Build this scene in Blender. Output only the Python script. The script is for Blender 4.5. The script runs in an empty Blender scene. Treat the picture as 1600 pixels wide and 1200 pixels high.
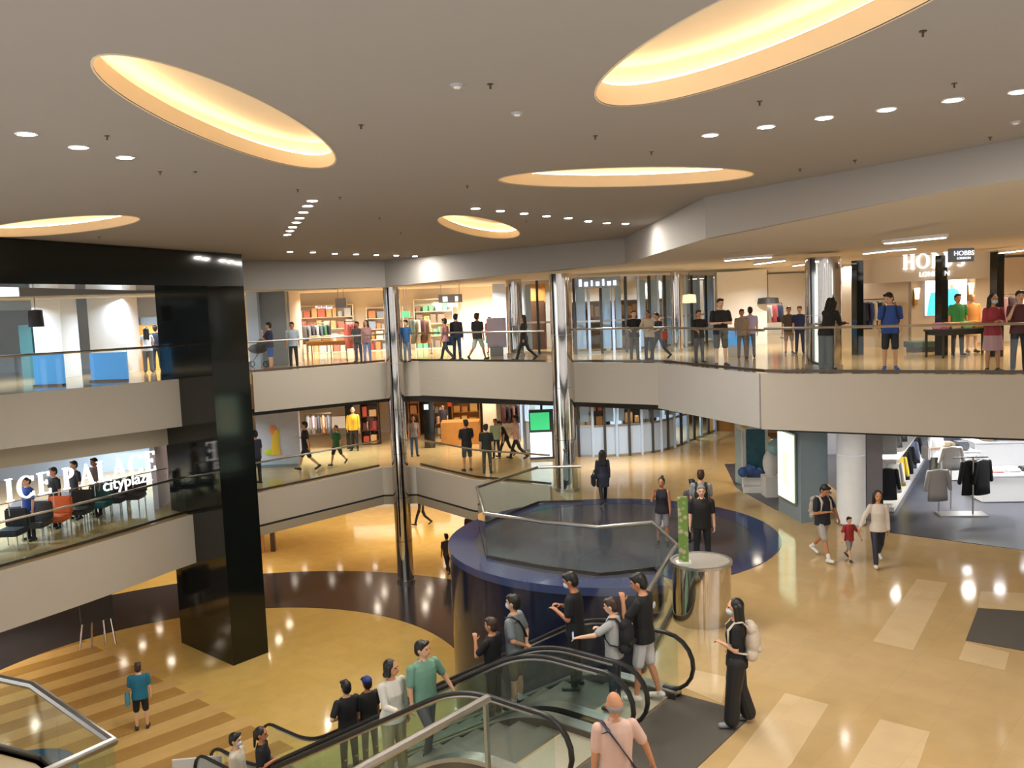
import bpy, bmesh, math, random
import numpy as np
from mathutils import Vector, Matrix, Quaternion
from mathutils.geometry import tessellate_polygon
random.seed(7)
PI = math.pi
SC = bpy.context.scene
COL = SC.collection

# ------------------------------------------------------------------ camera
F = 1380.0
PITCH = math.atan(128 / F); ROLL = math.radians(2.3)
CAM = np.array([0.0, 0.0, 5.85])
_fw = np.array([0, math.cos(PITCH), -math.sin(PITCH)]); _r0 = np.array([1.0, 0, 0]); _u0 = np.cross(_r0, _fw)
_rt = _r0 * math.cos(ROLL) - _u0 * math.sin(ROLL)
_up = _u0 * math.cos(ROLL) + _r0 * math.sin(ROLL)
cam = bpy.data.objects.new('camera', bpy.data.cameras.new('camera')); COL.objects.link(cam)
cam.data.sensor_width = 36; cam.data.lens = F / 1600 * 36; cam.data.clip_end = 300
cam.matrix_world = Matrix(((_rt[0], _up[0], -_fw[0], CAM[0]), (_rt[1], _up[1], -_fw[1], CAM[1]), (_rt[2], _up[2], -_fw[2], CAM[2]), (0, 0, 0, 1)))
SC.camera = cam

def ray(x, y): return _fw * F + _rt * (x - 800) + _up * (600 - y)
def at(x, y, z):
    """point of the horizontal plane z seen at photo pixel x, y"""
    d = ray(x, y); return CAM + d * ((z - CAM[2]) / d[2])
def atY(x, y, Y):
    d = ray(x, y); return CAM + d * (Y / d[1])
def zon(x, y, p):
    d = ray(x, y); return CAM[2] + d[2] * math.hypot(p[0], p[1]) / math.hypot(d[0], d[1])

# ------------------------------------------------------------------ world and exposure
w = bpy.data.worlds.new('world'); SC.world = w; w.use_nodes = True
w.node_tree.nodes['Background'].inputs[0].default_value = (0.95, 0.93, 0.9, 1)
w.node_tree.nodes['Background'].inputs[1].default_value = 1.6
vs = SC.view_settings
SC.display_settings.display_device = 'sRGB'
vs.view_transform = 'Standard'; vs.look = 'None'; vs.gamma = 1.0; vs.use_curve_mapping = False
vs.exposure = 0.28
SC.cycles.max_bounces = 8; SC.cycles.transparent_max_bounces = 24; SC.cycles.glossy_bounces = 5
SC.cycles.sample_clamp_indirect = 4.0
SC.cycles.caustics_reflective = False; SC.cycles.caustics_refractive = False

L2, L1, L0 = 3.85, 0.0, -4.15
CE, SO = 7.5, 6.62          # atrium ceiling, ceiling over the upper walkway

def area(x, y, z, sx, sy, power, color=(1, .93, .82)):
    """a grid of small round recessed lamps filling sx x sy metres"""
    nx, ny = max(1, round(sx / 1.8)), max(1, round(sy / 1.8))
    for i in range(nx):
        for j in range(ny):
            l = bpy.data.lights.new('recessed_lamp', 'AREA'); l.shape = 'DISK'; l.size = .26
            l.energy = power / (nx * ny); l.color = color; l.spread = math.radians(150)
            o = bpy.data.objects.new('recessed_lamp', l); COL.objects.link(o); o.location = (x + ((i + .5) / nx - .5) * sx, y + ((j + .5) / ny - .5) * sy, z)
WARM, COOL, NEUT = (1, .87, .68), (.72, .86, 1), (1, .93, .82)
# lamps in the shop and walkway ceilings; far-left COOL ones imitate rink daylight
for x, y, sx, sy, p, c in [(-15, 28, 5, 5, 620, COOL), (-13, 31, 3, 3, 320, COOL), (-8, 37, 7, 6, 640, (1, .93, .83)), (-1, 38, 6, 6, 640, (1, .93, .83)), (4.5, 30, 5, 2.5, 200, (.85, .92, 1)),
                           (4.5, 38, 6, 4, 260, COOL), (10.5, 31, 4, 4, 260, NEUT), (9.5, 23.5, 3, 2.5, 90, NEUT), (15, 26, 4, 5, 300, (1, .82, .6)), (14, 20.5, 5, 2, 120, NEUT), (13, 38, 6, 5, 200, NEUT)]:
    area(x, y, SO - .04, sx, sy, p, c)
for x, y, sx, sy, p, c in [(-16, 25, 5, 6, 420, COOL), (-13, 31, 5, 4, 320, COOL), (-8, 35, 6, 4, 260, NEUT), (-1, 36, 5, 5, 260, WARM), (4, 30.5, 4, 2, 100, NEUT), (4, 37, 7, 3, 300, COOL), (8, 27, 3, 3, 80, WARM), (11, 31, 4, 5, 120, WARM),
                           (11, 23, 4, 2.5, 140, NEUT), (14.5, 23, 5, 5, 240, (.92, .95, 1)), (13, 28, 4, 4, 140, (.92, .95, 1))]:
    area(x, y, 2.35, sx, sy, p, c)
for x, y, sx, sy, p, c in [(-17, 24, 5, 7, 200, WARM), (-12, 33, 7, 5, 120, WARM), (-4, 37, 6, 4, 115, WARM), (2, 36, 6, 6, 100, WARM), (-7, 41, 12, 4, 170, (1, .88, .72)), (7, 30, 4, 6, 100, WARM)]:
    area(x, y, -1.55, sx, sy, p, c)

# ------------------------------------------------------------------ materials
MATS = {}
def mat(name, col, rough=.5, metal=0.0, var=.06, scale=6.0, emit=None, es=0.0, spec=None, coat=0.0, bump=0.0):
    if name in MATS: return MATS[name]
    m = bpy.data.materials.new(name); MATS[name] = m; m.use_nodes = True
    nt = m.node_tree; b = nt.nodes['Principled BSDF']
    b.inputs['Roughness'].default_value = rough; b.inputs['Metallic'].default_value = metal
    if spec is not None: b.inputs['Specular IOR Level'].default_value = spec
    if coat: b.inputs['Coat Weight'].default_value = coat; b.inputs['Coat Roughness'].default_value = .04
    if emit: b.inputs['Emission Color'].default_value = (*emit, 1); b.inputs['Emission Strength'].default_value = es
    tc = nt.nodes.new('ShaderNodeTexCoord'); n = nt.nodes.new('ShaderNodeTexNoise'); n.inputs['Scale'].default_value = scale; n.inputs['Detail'].default_value = 4
    nt.links.new(tc.outputs['Object'], n.inputs['Vector'])
    mx = nt.nodes.new('ShaderNodeMix'); mx.data_type = 'RGBA'
    mx.inputs['A'].default_value = (*[c * (1 - var) for c in col], 1); mx.inputs['B'].default_value = (*[min(1, c * (1 + var)) for c in col], 1)
    nt.links.new(n.outputs['Fac'], mx.inputs['Factor']); nt.links.new(mx.outputs['Result'], b.inputs['Base Color'])
    if bump:
        bp_ = nt.nodes.new('ShaderNodeBump'); bp_.inputs['Strength'].default_value = bump; bp_.inputs['Distance'].default_value = .01
        nt.links.new(n.outputs['Fac'], bp_.inputs['Height']); nt.links.new(bp_.outputs['Normal'], b.inputs['Normal'])
    return m
def hexlin(h):
    h = h.lstrip('#'); o = []
    for i in (0, 2, 4):
        c = int(h[i:i + 2], 16) / 255; o.append(c / 12.92 if c < .04045 else ((c + .055) / 1.055) ** 2.4)
    return tuple(o)
def cm(h, rough=.6, **k): return mat('cloth_' + h.strip('#') if 'name' not in k else k.pop('name'), hexlin(h), rough, **k)

def tile_mat(name, c1, c2, size, ang, rough=.09, mortar=.003, mcol=None, row=.5):
    m = bpy.data.materials.new(name); MATS[name] = m; m.use_nodes = True; nt = m.node_tree; b = nt.nodes['Principled BSDF']
    tc = nt.nodes.new('ShaderNodeTexCoord'); mp = nt.nodes.new('ShaderNodeMapping'); mp.inputs['Rotation'].default_value = (0, 0, ang)
    br = nt.nodes.new('ShaderNodeTexBrick'); br.offset = row; br.inputs['Scale'].default_value = 1.0
    br.inputs['Brick Width'].default_value = size[0]; br.inputs['Row Height'].default_value = size[1]; br.inputs['Mortar Size'].default_value = mortar
    br.inputs['Color1'].default_value = (*c1, 1); br.inputs['Color2'].default_value = (*c2, 1); br.inputs['Mortar'].default_value = (*(mcol or [c * .84 for c in c1]), 1)
    n = nt.nodes.new('ShaderNodeTexNoise'); n.inputs['Scale'].default_value = 2.2; n.inputs['Detail'].default_value = 5
    mx = nt.nodes.new('ShaderNodeMix'); mx.data_type = 'RGBA'; mx.blend_type = 'MULTIPLY'; mx.inputs['Factor'].default_value = .22
    nt.links.new(tc.outputs['Object'], mp.inputs[0]); nt.links.new(mp.outputs[0], br.inputs['Vector']); nt.links.new(mp.outputs[0], n.inputs['Vector'])
    nt.links.new(br.outputs['Color'], mx.inputs['A']); nt.links.new(n.outputs['Fac'], mx.inputs['B']); nt.links.new(mx.outputs['Result'], b.inputs['Base Color'])
    b.inputs['Roughness'].default_value = rough
    return m
def glass_mat(name, tint=(.86, .95, .95), refl=1.0):
    m = bpy.data.materials.new(name); MATS[name] = m; m.use_nodes = True; nt = m.node_tree; nt.nodes.clear()
    o = nt.nodes.new('ShaderNodeOutputMaterial'); t = nt.nodes.new('ShaderNodeBsdfTransparent'); g = nt.nodes.new('ShaderNodeBsdfGlossy'); f = nt.nodes.new('ShaderNodeFresnel'); mx = nt.nodes.new('ShaderNodeMixShader')
    n = nt.nodes.new('ShaderNodeTexNoise'); n.inputs['Scale'].default_value = .7; cr = nt.nodes.new('ShaderNodeMix'); cr.data_type = 'RGBA'
    cr.inputs['A'].default_value = (*tint, 1); cr.inputs['B'].default_value = (*[min(1, c * 1.03) for c in tint], 1)
    nt.links.new(n.outputs['Fac'], cr.inputs['Factor']); nt.links.new(cr.outputs['Result'], t.inputs['Color'])
    gm = nt.nodes.new('ShaderNodeNewGeometry'); io = nt.nodes.new('ShaderNodeMix'); io.inputs['A'].default_value = 1.3; io.inputs['B'].default_value = 1 / 1.3
    nt.links.new(gm.outputs['Backfacing'], io.inputs['Factor']); nt.links.new(io.outputs['Result'], f.inputs['IOR']); g.inputs['Roughness'].default_value = .02; g.inputs['Color'].default_value = (refl, refl, refl, 1)
    nt.links.new(f.outputs[0], mx.inputs[0]); nt.links.new(t.outputs[0], mx.inputs[1]); nt.links.new(g.outputs[0], mx.inputs[2]); nt.links.new(mx.outputs[0], o.inputs[0])
    return m
def emis(name, col, s): return mat(name, (.8, .8, .8), .5, emit=col, es=s, var=.02)

M_PLASTER = mat('white_plaster', hexlin('b9b1a6'), .75, var=.03, scale=1.5)
M_CEIL = mat('ceiling_paint', hexlin('9b9691'), .85, var=.03, scale=.6)
M_SOFF = mat('walkway_ceiling_paint', hexlin('cfc8be'), .8, var=.02, scale=.8)
M_FASC = mat('fascia_panel', hexlin('c0b8ab'), .55, var=.03, scale=.9)
M_FASC_W = mat('fascia_panel_grey', hexlin('c3c0bb'), .5, var=.03, scale=.9)
M_LIP = mat('fascia_lip', hexlin('a79c88'), .55, var=.04, scale=1.2)
M_GAP = mat('dark_reveal', (.03, .03, .03), .5)
M_BLACK = mat('black_gloss', (.006, .008, .007), .09, var=.3, scale=.8, spec=.5)
M_DRUM = mat('navy_gloss', (.012, .014, .035), .12, var=.3, scale=.8)
M_RIM = mat('navy_stone', (.045, .06, .15), .1, var=.15, scale=2)  # blue reflection on the platform rim put into its base colour
M_CHROME = mat('chrome', (.64, .6, .56), .06, 1.0, var=.05, scale=1.5)
M_STEEL = mat('brushed_steel', (.55, .54, .52), .28, 1.0, var=.1, scale=14)
M_STEELD = mat('dark_steel', (.16, .14, .12), .35, 1.0, var=.1, scale=14)
M_RUBBER = mat('black_rubber', (.012, .012, .013), .38, var=.2)
M_GLASS = glass_mat('clear_glass', (.95, .985, .985))
M_GLASS_G = glass_mat('green_glass', (.88, .94, .93))
M_GLASS_D = glass_mat('smoked_glass', (.5, .62, .62))
M_COMB = mat('escalator_plate', hexlin('b9b19c'), .32, .5, var=.08, scale=20)
M_STEP = mat('escalator_step', hexlin('6f6b62'), .4, .6, var=.15, scale=30)
M_WHITE = mat('white_laminate', hexlin('e9e8e6'), .4, var=.02)
M_CREAM = mat('cream_wall', hexlin('eae0d0'), .6, var=.04, scale=2)
M_WOOD = mat('golden_wood', hexlin('b07b3c'), .35, var=.25, scale=3)
M_WOODD = mat('dark_wood', hexlin('4a2f1e'), .4, var=.25, scale=4)
M_GREY = mat('grey_panel', hexlin('8d97a0'), .5, var=.03)
M_GREYD = mat('charcoal_panel', hexlin('3a3b40'), .5, var=.06)
M_BLUEW = mat('pale_blue_panel', hexlin('c3d8f2'), .45, var=.05, scale=2)
M_BLUEP = mat('bright_blue_panel', hexlin('5fb2f5'), .4, var=.06, scale=2, emit=(.1, .42, .95), es=.35)
M_LED = emis('warm_led', (1, .86, .64), 6.5)
M_LAMP = emis('downlight_lens', (1, .94, .84), 1000.0)
M_STRIP = emis('linear_lamp', (1, .93, .8), 6.0)
M_LETTER = emis('lit_letter', (1, .98, .95), 1.0)
M_BULB = emis('warm_bulb', (1, .75, .4), 3.0)
M_DAY = emis('lit_window', (.5, .75, 1), .5)

# ------------------------------------------------------------------ mesh helpers
class MB:
    def __init__(s): s.bm = bmesh.new()
    def verts(s, pts): return [s.bm.verts.new(tuple(float(c) for c in p)) for p in pts]
    def face(s, vs_):
        try: return s.bm.faces.new(vs_)
        except ValueError: return None
    def box(s, c, size, rz=0.0):
        cx, cy, cz = c; a, b, h = size[0] / 2, size[1] / 2, size[2] / 2; co, si = math.cos(rz), math.sin(rz)
        v = s.verts([(cx + x * co - y * si, cy + x * si + y * co, cz + z) for z in (-h, h) for x, y in ((-a, -b), (a, -b), (a, b), (-a, b))])
        for f in ((3, 2, 1, 0), (4, 5, 6, 7), (0, 1, 5, 4), (1, 2, 6, 5), (2, 3, 7, 6), (3, 0, 4, 7)): s.face([v[i] for i in f])
        return s
    def prism(s, poly, z0, z1):
        lo = s.verts([(p[0], p[1], z0) for p in poly]); hi = s.verts([(p[0], p[1], z1) for p in poly]); n = len(poly)
        for i in range(n): s.face([lo[i], lo[(i + 1) % n], hi[(i + 1) % n], hi[i]])
        for t in tessellate_polygon([[Vector((p[0], p[1], 0)) for p in poly]]):
            s.face([hi[i] for i in t]); s.face([lo[i] for i in reversed(t)])
        return s
    def loft(s, rings, caps=True, closed=True):
        R = [s.verts(r) for r in rings]; n = len(R[0])
        for a, b in zip(R[:-1], R[1:]):
            for i in range(n if closed else n - 1): s.face([a[i], a[(i + 1) % n], b[(i + 1) % n], b[i]])
        if caps: s.face(list(reversed(R[0]))); s.face(R[-1])
        return s
    def lathe(s, prof, c=(0, 0), n=32):
        return s.loft([[(c[0] + r * math.cos(2 * PI * k / n), c[1] + r * math.sin(2 * PI * k / n), z) for k in range(n)] for r, z in prof])
    def tube(s, pts, r, n=8, rz=None):
        P = [Vector(tuple(map(float, p))) for p in pts]; rings = []; prev = None
        for i, p in enumerate(P):
            d = (P[min(i + 1, len(P) - 1)] - P[max(i - 1, 0)]).normalized()
            a = d.cross(Vector((0, 0, 1)))
            if a.length < .05: a = prev if prev else Vector((1, 0, 0))
            a.normalize(); 
            if prev and a.dot(prev) < 0: a = -a
            prev = a; b = a.cross(d).normalized(); q = rz or r
            rings.append([tuple(p + a * r * math.cos(2 * PI * k / n) + b * q * math.sin(2 * PI * k / n)) for k in range(n)])
        return s.loft(rings)
    def wall(s, path, z0, z1, th=.1, side=1):
        """thick vertical band along a plan path; z0/z1 may be lists"""
        n = len(path); P = [Vector((p[0], p[1])) for p in path]; off = []
        for i in range(n):
            d1 = (P[i] - P[i - 1]).normalized() if i else None; d2 = (P[i + 1] - P[i]).normalized() if i < n - 1 else None
            d = ((d1 or d2) + (d2 or d1)).normalized(); off.append(P[i] + Vector((-d.y, d.x)) * th * side)
        Z0 = z0 if hasattr(z0, '__len__') else [z0] * n; Z1 = z1 if hasattr(z1, '__len__') else [z1] * n
        rings = [[(P[i].x, P[i].y, Z0[i]), (P[i].x, P[i].y, Z1[i]), (off[i].x, off[i].y, Z1[i]), (off[i].x, off[i].y, Z0[i])] for i in range(n)]
        return s.loft(rings)
    def ball(s, c, r, n=10, m=7):
        r = r if hasattr(r, '__len__') else (r, r, r)
        return s.loft([[(c[0] + r[0] * math.sin(PI * j / m) * math.cos(2 * PI * k / n), c[1] + r[1] * math.sin(PI * j / m) * math.sin(2 * PI * k / n), c[2] - r[2] * math.cos(PI * j / m)) for k in range(n)]
                       for j in [.12] + list(range(1, m)) + [m - .12]])
    def build(s, name, m, parent=None, smooth=False, local=False):
        bmesh.ops.recalc_face_normals(s.bm, faces=s.bm.faces)
        me = bpy.data.meshes.new(name); s.bm.to_mesh(me); s.bm.free()
        if smooth:
            me.polygons.foreach_set('use_smooth', [True] * len(me.polygons)); 
            if smooth != 'all': me.set_sharp_from_angle(angle=math.radians(38))
        me.materials.append(m); o = bpy.data.objects.new(name, me); COL.objects.link(o)
        if parent:
            o.parent = parent
            if not local: o.matrix_parent_inverse = parent_world(parent).inverted()
        return o
def parent_world(p):
    m = Matrix.Translation(p.location) @ p.rotation_euler.to_matrix().to_4x4()
    return (parent_world(p.parent) @ p.matrix_parent_inverse @ m) if p.parent else m
def tag(o, label, cat, group=None):
    o['label'] = label; o['category'] = cat
    if group: o['group'] = group
    return o
def thing(name, label, cat, loc=(0, 0, 0), group=None):
    o = bpy.data.objects.new(name, None); o.empty_display_size = .2; COL.objects.link(o); o.location = tuple(float(c) for c in loc)
    return tag(o, label, cat, group)
def struct(o): o['kind'] = 'structure'; return o
ORD = ['first', 'second', 'third', 'fourth', 'fifth', 'sixth', 'seventh', 'eighth', 'ninth', 'tenth', 'eleventh', 'twelfth']

# ------------------------------------------------------------------ the setting: floors, ceiling, balconies
CTR, RD = (2.3, 21.4), 4.0                                   # round platform
def circ(c, r, a0=0, a1=360, n=48): return [(c[0] + r * math.cos(math.radians(a0 + (a1 - a0) * k / n)), c[1] + r * math.sin(math.radians(a0 + (a1 - a0) * k / n))) for k in range(n + 1)]
AX, PE = (-.78, .626), (.626, .78)                             # escalator axis (downwards) and its far side
N1 = (2.44, 12.25)
def EP(s, t): return (N1[0] + s * AX[0] - t * PE[0], N1[1] + s * AX[1] - t * PE[1])

M_F0 = tile_mat('ground_tile', hexlin('ecc674'), hexlin('e6c06e'), (1.2, 1.2), -math.radians(43.8), .1)
M_F1 = tile_mat('middle_tile', hexlin('d2b380'), hexlin('cdae7b'), (.85, .85), -math.radians(48.6), .1, row=0)
M_F2 = tile_mat('upper_tile', hexlin('c2a273'), hexlin('bb9b6c'), (.9, .9), 0, .12)
M_STRIPE = tile_mat('stripe_stone', hexlin('e8c17d'), hexlin('e4bc78'), (3, .6), -math.radians(43.8), .12)
M_STRIPED = tile_mat('stripe_stone_brown', hexlin('c69c5a'), hexlin('bd9354'), (3, .6), -math.radians(43.8), .12)
M_DARKST = tile_mat('dark_stone', hexlin('444247'), hexlin('403f44'), (.3, .3), .3, .14, mortar=.004)
M_DISC = mat('slate_stone', hexlin('4c4d58'), .12, var=.12, scale=5)
M_SHOPFL = tile_mat('shop_tile', hexlin('4a4c56'), hexlin('464853'), (.6, .6), -math.radians(40), .28, row=0)
M_MAT = mat('entrance_mat', hexlin('55504a'), .8, var=.12, scale=40)
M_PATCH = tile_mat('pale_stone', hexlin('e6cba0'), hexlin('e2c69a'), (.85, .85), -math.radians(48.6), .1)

struct(MB().prism([(-40, 6), (30, 6), (30, 60), (-40, 60)], L0 - .3, L0).build('floor', M_F0))
# stripes in the ground floor (perpendicular to the escalator axis)
sd = Vector((-.72, -.69)).normalized(); ed = Vector((.75, -.66)).normalized()
base = Vector((-12.2, 25.9))
mb, md = MB(), MB()
for k in range(-3, 13):
    p = base + ed * (1.22 * k)
    if k > 7: p = p + sd * (.6 * (k - 7))
    for q, wd, m in ((p, .58, mb), (p + ed * .60 + sd * .3, .60, md)):
        a, b = q - ed * wd / 2, q + ed * wd / 2
        ln = 14 if k < 8 else 9
        m.prism([a, b, b + sd * ln, a + sd * ln], L0, L0 + .004)
struct(mb.build('floor_stripe', M_STRIPE)); struct(md.build('floor_stripe', M_STRIPED))
RC = (-8.5, 22.0)
ring = circ(RC, 11.2, -45, 185, 90) + list(reversed(circ(RC, 7.15, -45, 185, 90)))
struct(MB().prism(ring, L0, L0 + .006).build('floor_band', M_DARKST))

# middle floor slab
left1 = [(-15.5, 15.5), (-13.6, 18.3), (-12.2, 20.5), (-11.0, 22.6), (-9.95, 24.8), (-9.5, 25.6), (-9.6, 27.0)]
seg1_1 = [(-8.4, 28.1), (-4.9, 32.0)]
seg2_1 = [(-3.6, 31.9), (-1.4, 29.0), (1.1, 27.4), (1.5, 25.32)]
disc_edge = circ(CTR, RD - .04, 101.5, 281, 48)
well = [(2.8, 16.5), (1.72, 13.3), EP(1.05, -.12), EP(1.08, 3.25), (-1.74, 8.86), (-2.5, 7.9)]
poly1 = left1 + seg1_1 + seg2_1 + disc_edge + well + [(-2.4, 3), (30, 3), (30, 60), (-40, 60), (-40, 15.5)]
struct(MB().prism(poly1, L1 - .5, L1).build('floor_middle', M_F1))
near_left = [(-11, 13.4), (-6.5, 11.3), (-4.7, 9.65), (-5.4, 8.6), (-13, 8.6)]
struct(MB().prism(near_left, L1 - .5, L1).build('floor_middle', M_F1))
struct(MB().prism(circ(CTR, RD - .02, n=72)[:-1], L1, L1 + .008).build('floor_disc', M_DISC))
struct(MB().loft([[(*p, z) for p in circ(CTR, r, n=72)[:-1]] for r, z in ((RD - .62, .009), (RD - .62, .014), (RD + .03, .014), (RD + .03, -.16), (RD, -.16))], caps=False).build('trim_1', M_RIM, smooth=True))
struct(MB().lathe([(RD, L0), (RD, -.16)], CTR, 96).build('wall_drum', M_DRUM, smooth=True))
# pale tile patches and mats on the middle floor
def quad(px, z): return [tuple(at(x, y, z)[:2]) for x, y in px]
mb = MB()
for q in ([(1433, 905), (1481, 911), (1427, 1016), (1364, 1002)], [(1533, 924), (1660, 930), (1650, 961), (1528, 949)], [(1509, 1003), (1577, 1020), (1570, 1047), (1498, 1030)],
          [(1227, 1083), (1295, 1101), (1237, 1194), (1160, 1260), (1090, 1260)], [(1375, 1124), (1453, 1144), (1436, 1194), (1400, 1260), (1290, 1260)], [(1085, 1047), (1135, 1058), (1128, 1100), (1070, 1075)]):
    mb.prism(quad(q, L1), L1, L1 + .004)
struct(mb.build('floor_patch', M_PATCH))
tag(MB().prism(quad([(1528, 951), (1680, 961), (1670, 1030), (1509, 1001)], L1), L1, L1 + .014).build('floor_mat', M_MAT), 'dark grey floor mat set in the tan tiles at right edge', 'mat')
tag(MB().prism([EP(.34, -.12), EP(-.85, -.12), EP(-.85, 3.5), EP(.34, 3.5)], L1, L1 + .012).build('landing_mat', M_MAT), 'dark brown mat on the landing where the escalators end', 'mat')
shop_poly = quad([(1378, 831), (1600, 860), (1700, 874)], L1) + [(24, 18), (24, 42), (11, 42), (9.2, 24)]
struct(MB().prism(shop_poly, L1, L1 + .01).build('floor_shop', M_SHOPFL))
shop2 = quad([(1150, 762), (1213, 797), (1240, 800), (1300, 770)], L1) + [(9.5, 30), (7.2, 30)]
struct(MB().prism(shop2, L1, L1 + .008).build('floor_kiosk', M_SHOPFL))

# upper floor slab
left2 = [(-16.3, 18.5), (-14.6, 20.6), (-13.0, 22.6), (-11.3, 24.1), (-9.5, 25.9), (-9.3, 27.2)]
edge2 = [(-8.6, 29.2), (-4.35, 32.1), (-3.3, 31.9), (1.2, 28.4), (4.4, 26.2), (6.1, 21.5), (10.9, 18.75), (15.5, 16.6)]
poly2 = left2 + edge2 + [(30, 14), (30, 60), (-40, 60), (-40, 18.5)]
struct(MB().prism(poly2, L2 - .35, L2).build('floor_upper', M_F2))
# balcony fascias
def fascia(path, z0, z1, m, name='wall_fascia', th=.07, side=-1): return struct(MB().wall(path, z0, z1, th, side).build(name, m, smooth=True))
def smoothp(path, n=6):
    P = [Vector((p[0], p[1])) for p in path]; P = [P[0] * 2 - P[1]] + P + [P[-1] * 2 - P[-2]]; o = []
    for i in range(1, len(P) - 2):
        for k in range(n):
            t = k / n; a, b, c, d = P[i - 1:i + 3]
            o.append(tuple(.5 * ((2 * b) + (c - a) * t + (2 * a - 5 * b + 4 * c - d) * t * t + (3 * b - a - 3 * c + d) * t ** 3)))
    o.append(tuple(P[-2])); return o
LS2 = smoothp(left2[:-1] + [(-9.15, 26.35)]); LS1 = smoothp(left1[:-1] + [(-9.15, 26.2)])
fascia(LS2, 2.62, L2 + .16, M_FASC); fascia(LS1, -1.42, L1 + .02, M_FASC)
off2 = [(p[0] - .75, p[1] + .55) for p in LS2[:-6]]
fascia(off2, 2.0, 2.7, M_LIP)
fascia(edge2[:2], 2.55, L2 + .02, M_FASC); fascia(edge2[2:5], 2.62, L2 + .02, M_FASC); fascia(edge2[4:6], 2.52, L2 + .02, M_FASC_W); fascia(edge2[5:], 2.5, L2 + .02, M_FASC)
fascia([(-4.35, 32.1), (-3.3, 31.9)], 2.6, L2, M_FASC)
e2i = [(-8.9, 29.6), (-4.4, 32.6), (1.6, 29.0), (4.9, 26.6), (6.5, 21.9), (11.1, 19.2), (15.5, 17.2)]
fascia(e2i, 2.38, 2.6, M_GAP)
for seg in (seg1_1, [seg1_1[1], seg2_1[0]], seg2_1[:3]):
    fascia(seg, -1.0, L1 + .02, M_FASC); fascia([(p[0], p[1] + .1) for p in seg], -1.08, -1.0, M_GAP, th=.1); fascia(seg, -1.36, -1.08, M_LIP)
fascia(well[:3], -.55, 0, M_GAP, th=.05); fascia(well[3:], -.6, 0, M_STEELD, th=.06)
fascia([near_left[0], near_left[1], near_left[2], near_left[3]], -.6, 0, M_STEELD, th=.06)

# ceiling with the oval coves
OV = [((-2.3, 8.12), 2.4, .52, -93.7), ((1.66, 5.96), 1.95, .66, -70.7), ((1.73, 12.44), 1.82, .94, -167.3), ((-.5, 19.89), 3.3, .66, -99), ((-7.99, 15.89), 2.25, .88, 143.7)]
def ell(o, grow=0.0, n=56):
    (cx, cy), a, b, an = o; an = math.radians(an)
    return [(cx + (a + grow) * math.cos(t) * math.cos(an) - (b + grow) * math.sin(t) * math.sin(an), cy + (a + grow) * math.cos(t) * math.sin(an) + (b + grow) * math.sin(t) * math.cos(an)) for t in [2 * PI * k / n for k in range(n)]]
bk_t = [(-13.5, 24.6), (-8.6, 28.5), (-4.35, 31.6), (3.3, 24.9), (3.42, 15.3), (5.5, 11.4), (8.5, 5.6)]
bk_z = [6.55, 6.56, 6.57, 6.80, 6.80, 7.02, 7.1]
outer = bk_t + [(9.5, -3), (-24, -3), (-24, 24.6)]
polys = [[Vector((p[0], p[1], 0)) for p in outer]] + [[Vector((p[0], p[1], 0)) for p in ell(o)] for o in OV]
flat = [p for q in polys for p in q]
mb = MB(); V = mb.verts([(p.x, p.y, CE) for p in flat])
for t in tessellate_polygon(polys): mb.face([V[i] for i in t])
struct(mb.build('ceiling', M_CEIL))
struct(MB().wall(bk_t, bk_z, CE + .02, .12, 1).build('wall_bulkhead', M_CEIL))
back = [(-30, 60), (-12, 60), (-3, 60), (8, 60), (24, 45), (30, 25), (30, 3)]
mb = MB(); a = mb.verts([(p[0], p[1], z) for p, z in zip(bk_t, bk_z)]); b = mb.verts([(p[0], p[1], SO + .1) for p in back])
for i in range(len(a) - 1): mb.face([a[i], a[i + 1], b[i + 1], b[i]])
c = mb.verts([(-13.5, 24.6, 6.7), (-24, 19, 6.7), (-40, 30, 6.7), (-40, 60, 6.7), (-30, 60, 6.72)])
mb.face([a[0], c[1], c[2], c[3], b[0]])
struct(mb.build('ceiling_upper', M_SOFF))
M_COVE = mat('cove_plaster', hexlin('ead6b6'), .8, var=.02)
where = ['over the left of the hall, long and slanting', 'at the top right, the largest one', 'right of centre, wide and thin', 'small one near the middle of the hall', 'above the black portal, cut off at left']
for o, wh in zip(OV, where):
    t = thing('ceiling_cove', 'warm lit oval ceiling cove ' + wh, 'cove light', (o[0][0], o[0][1], CE), 'oval ceiling coves')
    R = lambda g, z: [(p[0], p[1], z) for p in ell(o, g)]
    k = min(1.0, o[2] / .6)
    MB().loft([R(0, CE - .008), R(.018, CE - .008), R(.018, CE + .03)], caps=False).build('rim', M_COVE, t, True)
    MB().loft([R(0, CE), R(.0, CE + .17 * k), R(.16, CE + .17 * k), R(.2, CE + .36 * k)], caps=False).build('lip', M_COVE, t, True)
    MB().loft([R(.2, CE + .36 * k), R(0, CE + .46 * k), R(-.25 * k, CE + .5 * k), R(-.45 * k, CE + .52 * k)]).build('dome', M_COVE, t, True)
    MB().loft([R(.06, CE + .175 * k), R(.06, CE + .2 * k), R(.12, CE + .2 * k), R(.12, CE + .175 * k), R(.06, CE + .175 * k)], caps=False).build('light_strip', M_LED, t)

# outer walls of the shown part of the building
struct(MB().box((-6, 58, 1.5), (80, .3, 12)).build('wall_back', M_CREAM))
struct(MB().box((28, 32, 1.5), (.3, 60, 12)).build('wall_right', M_CREAM))
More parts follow.
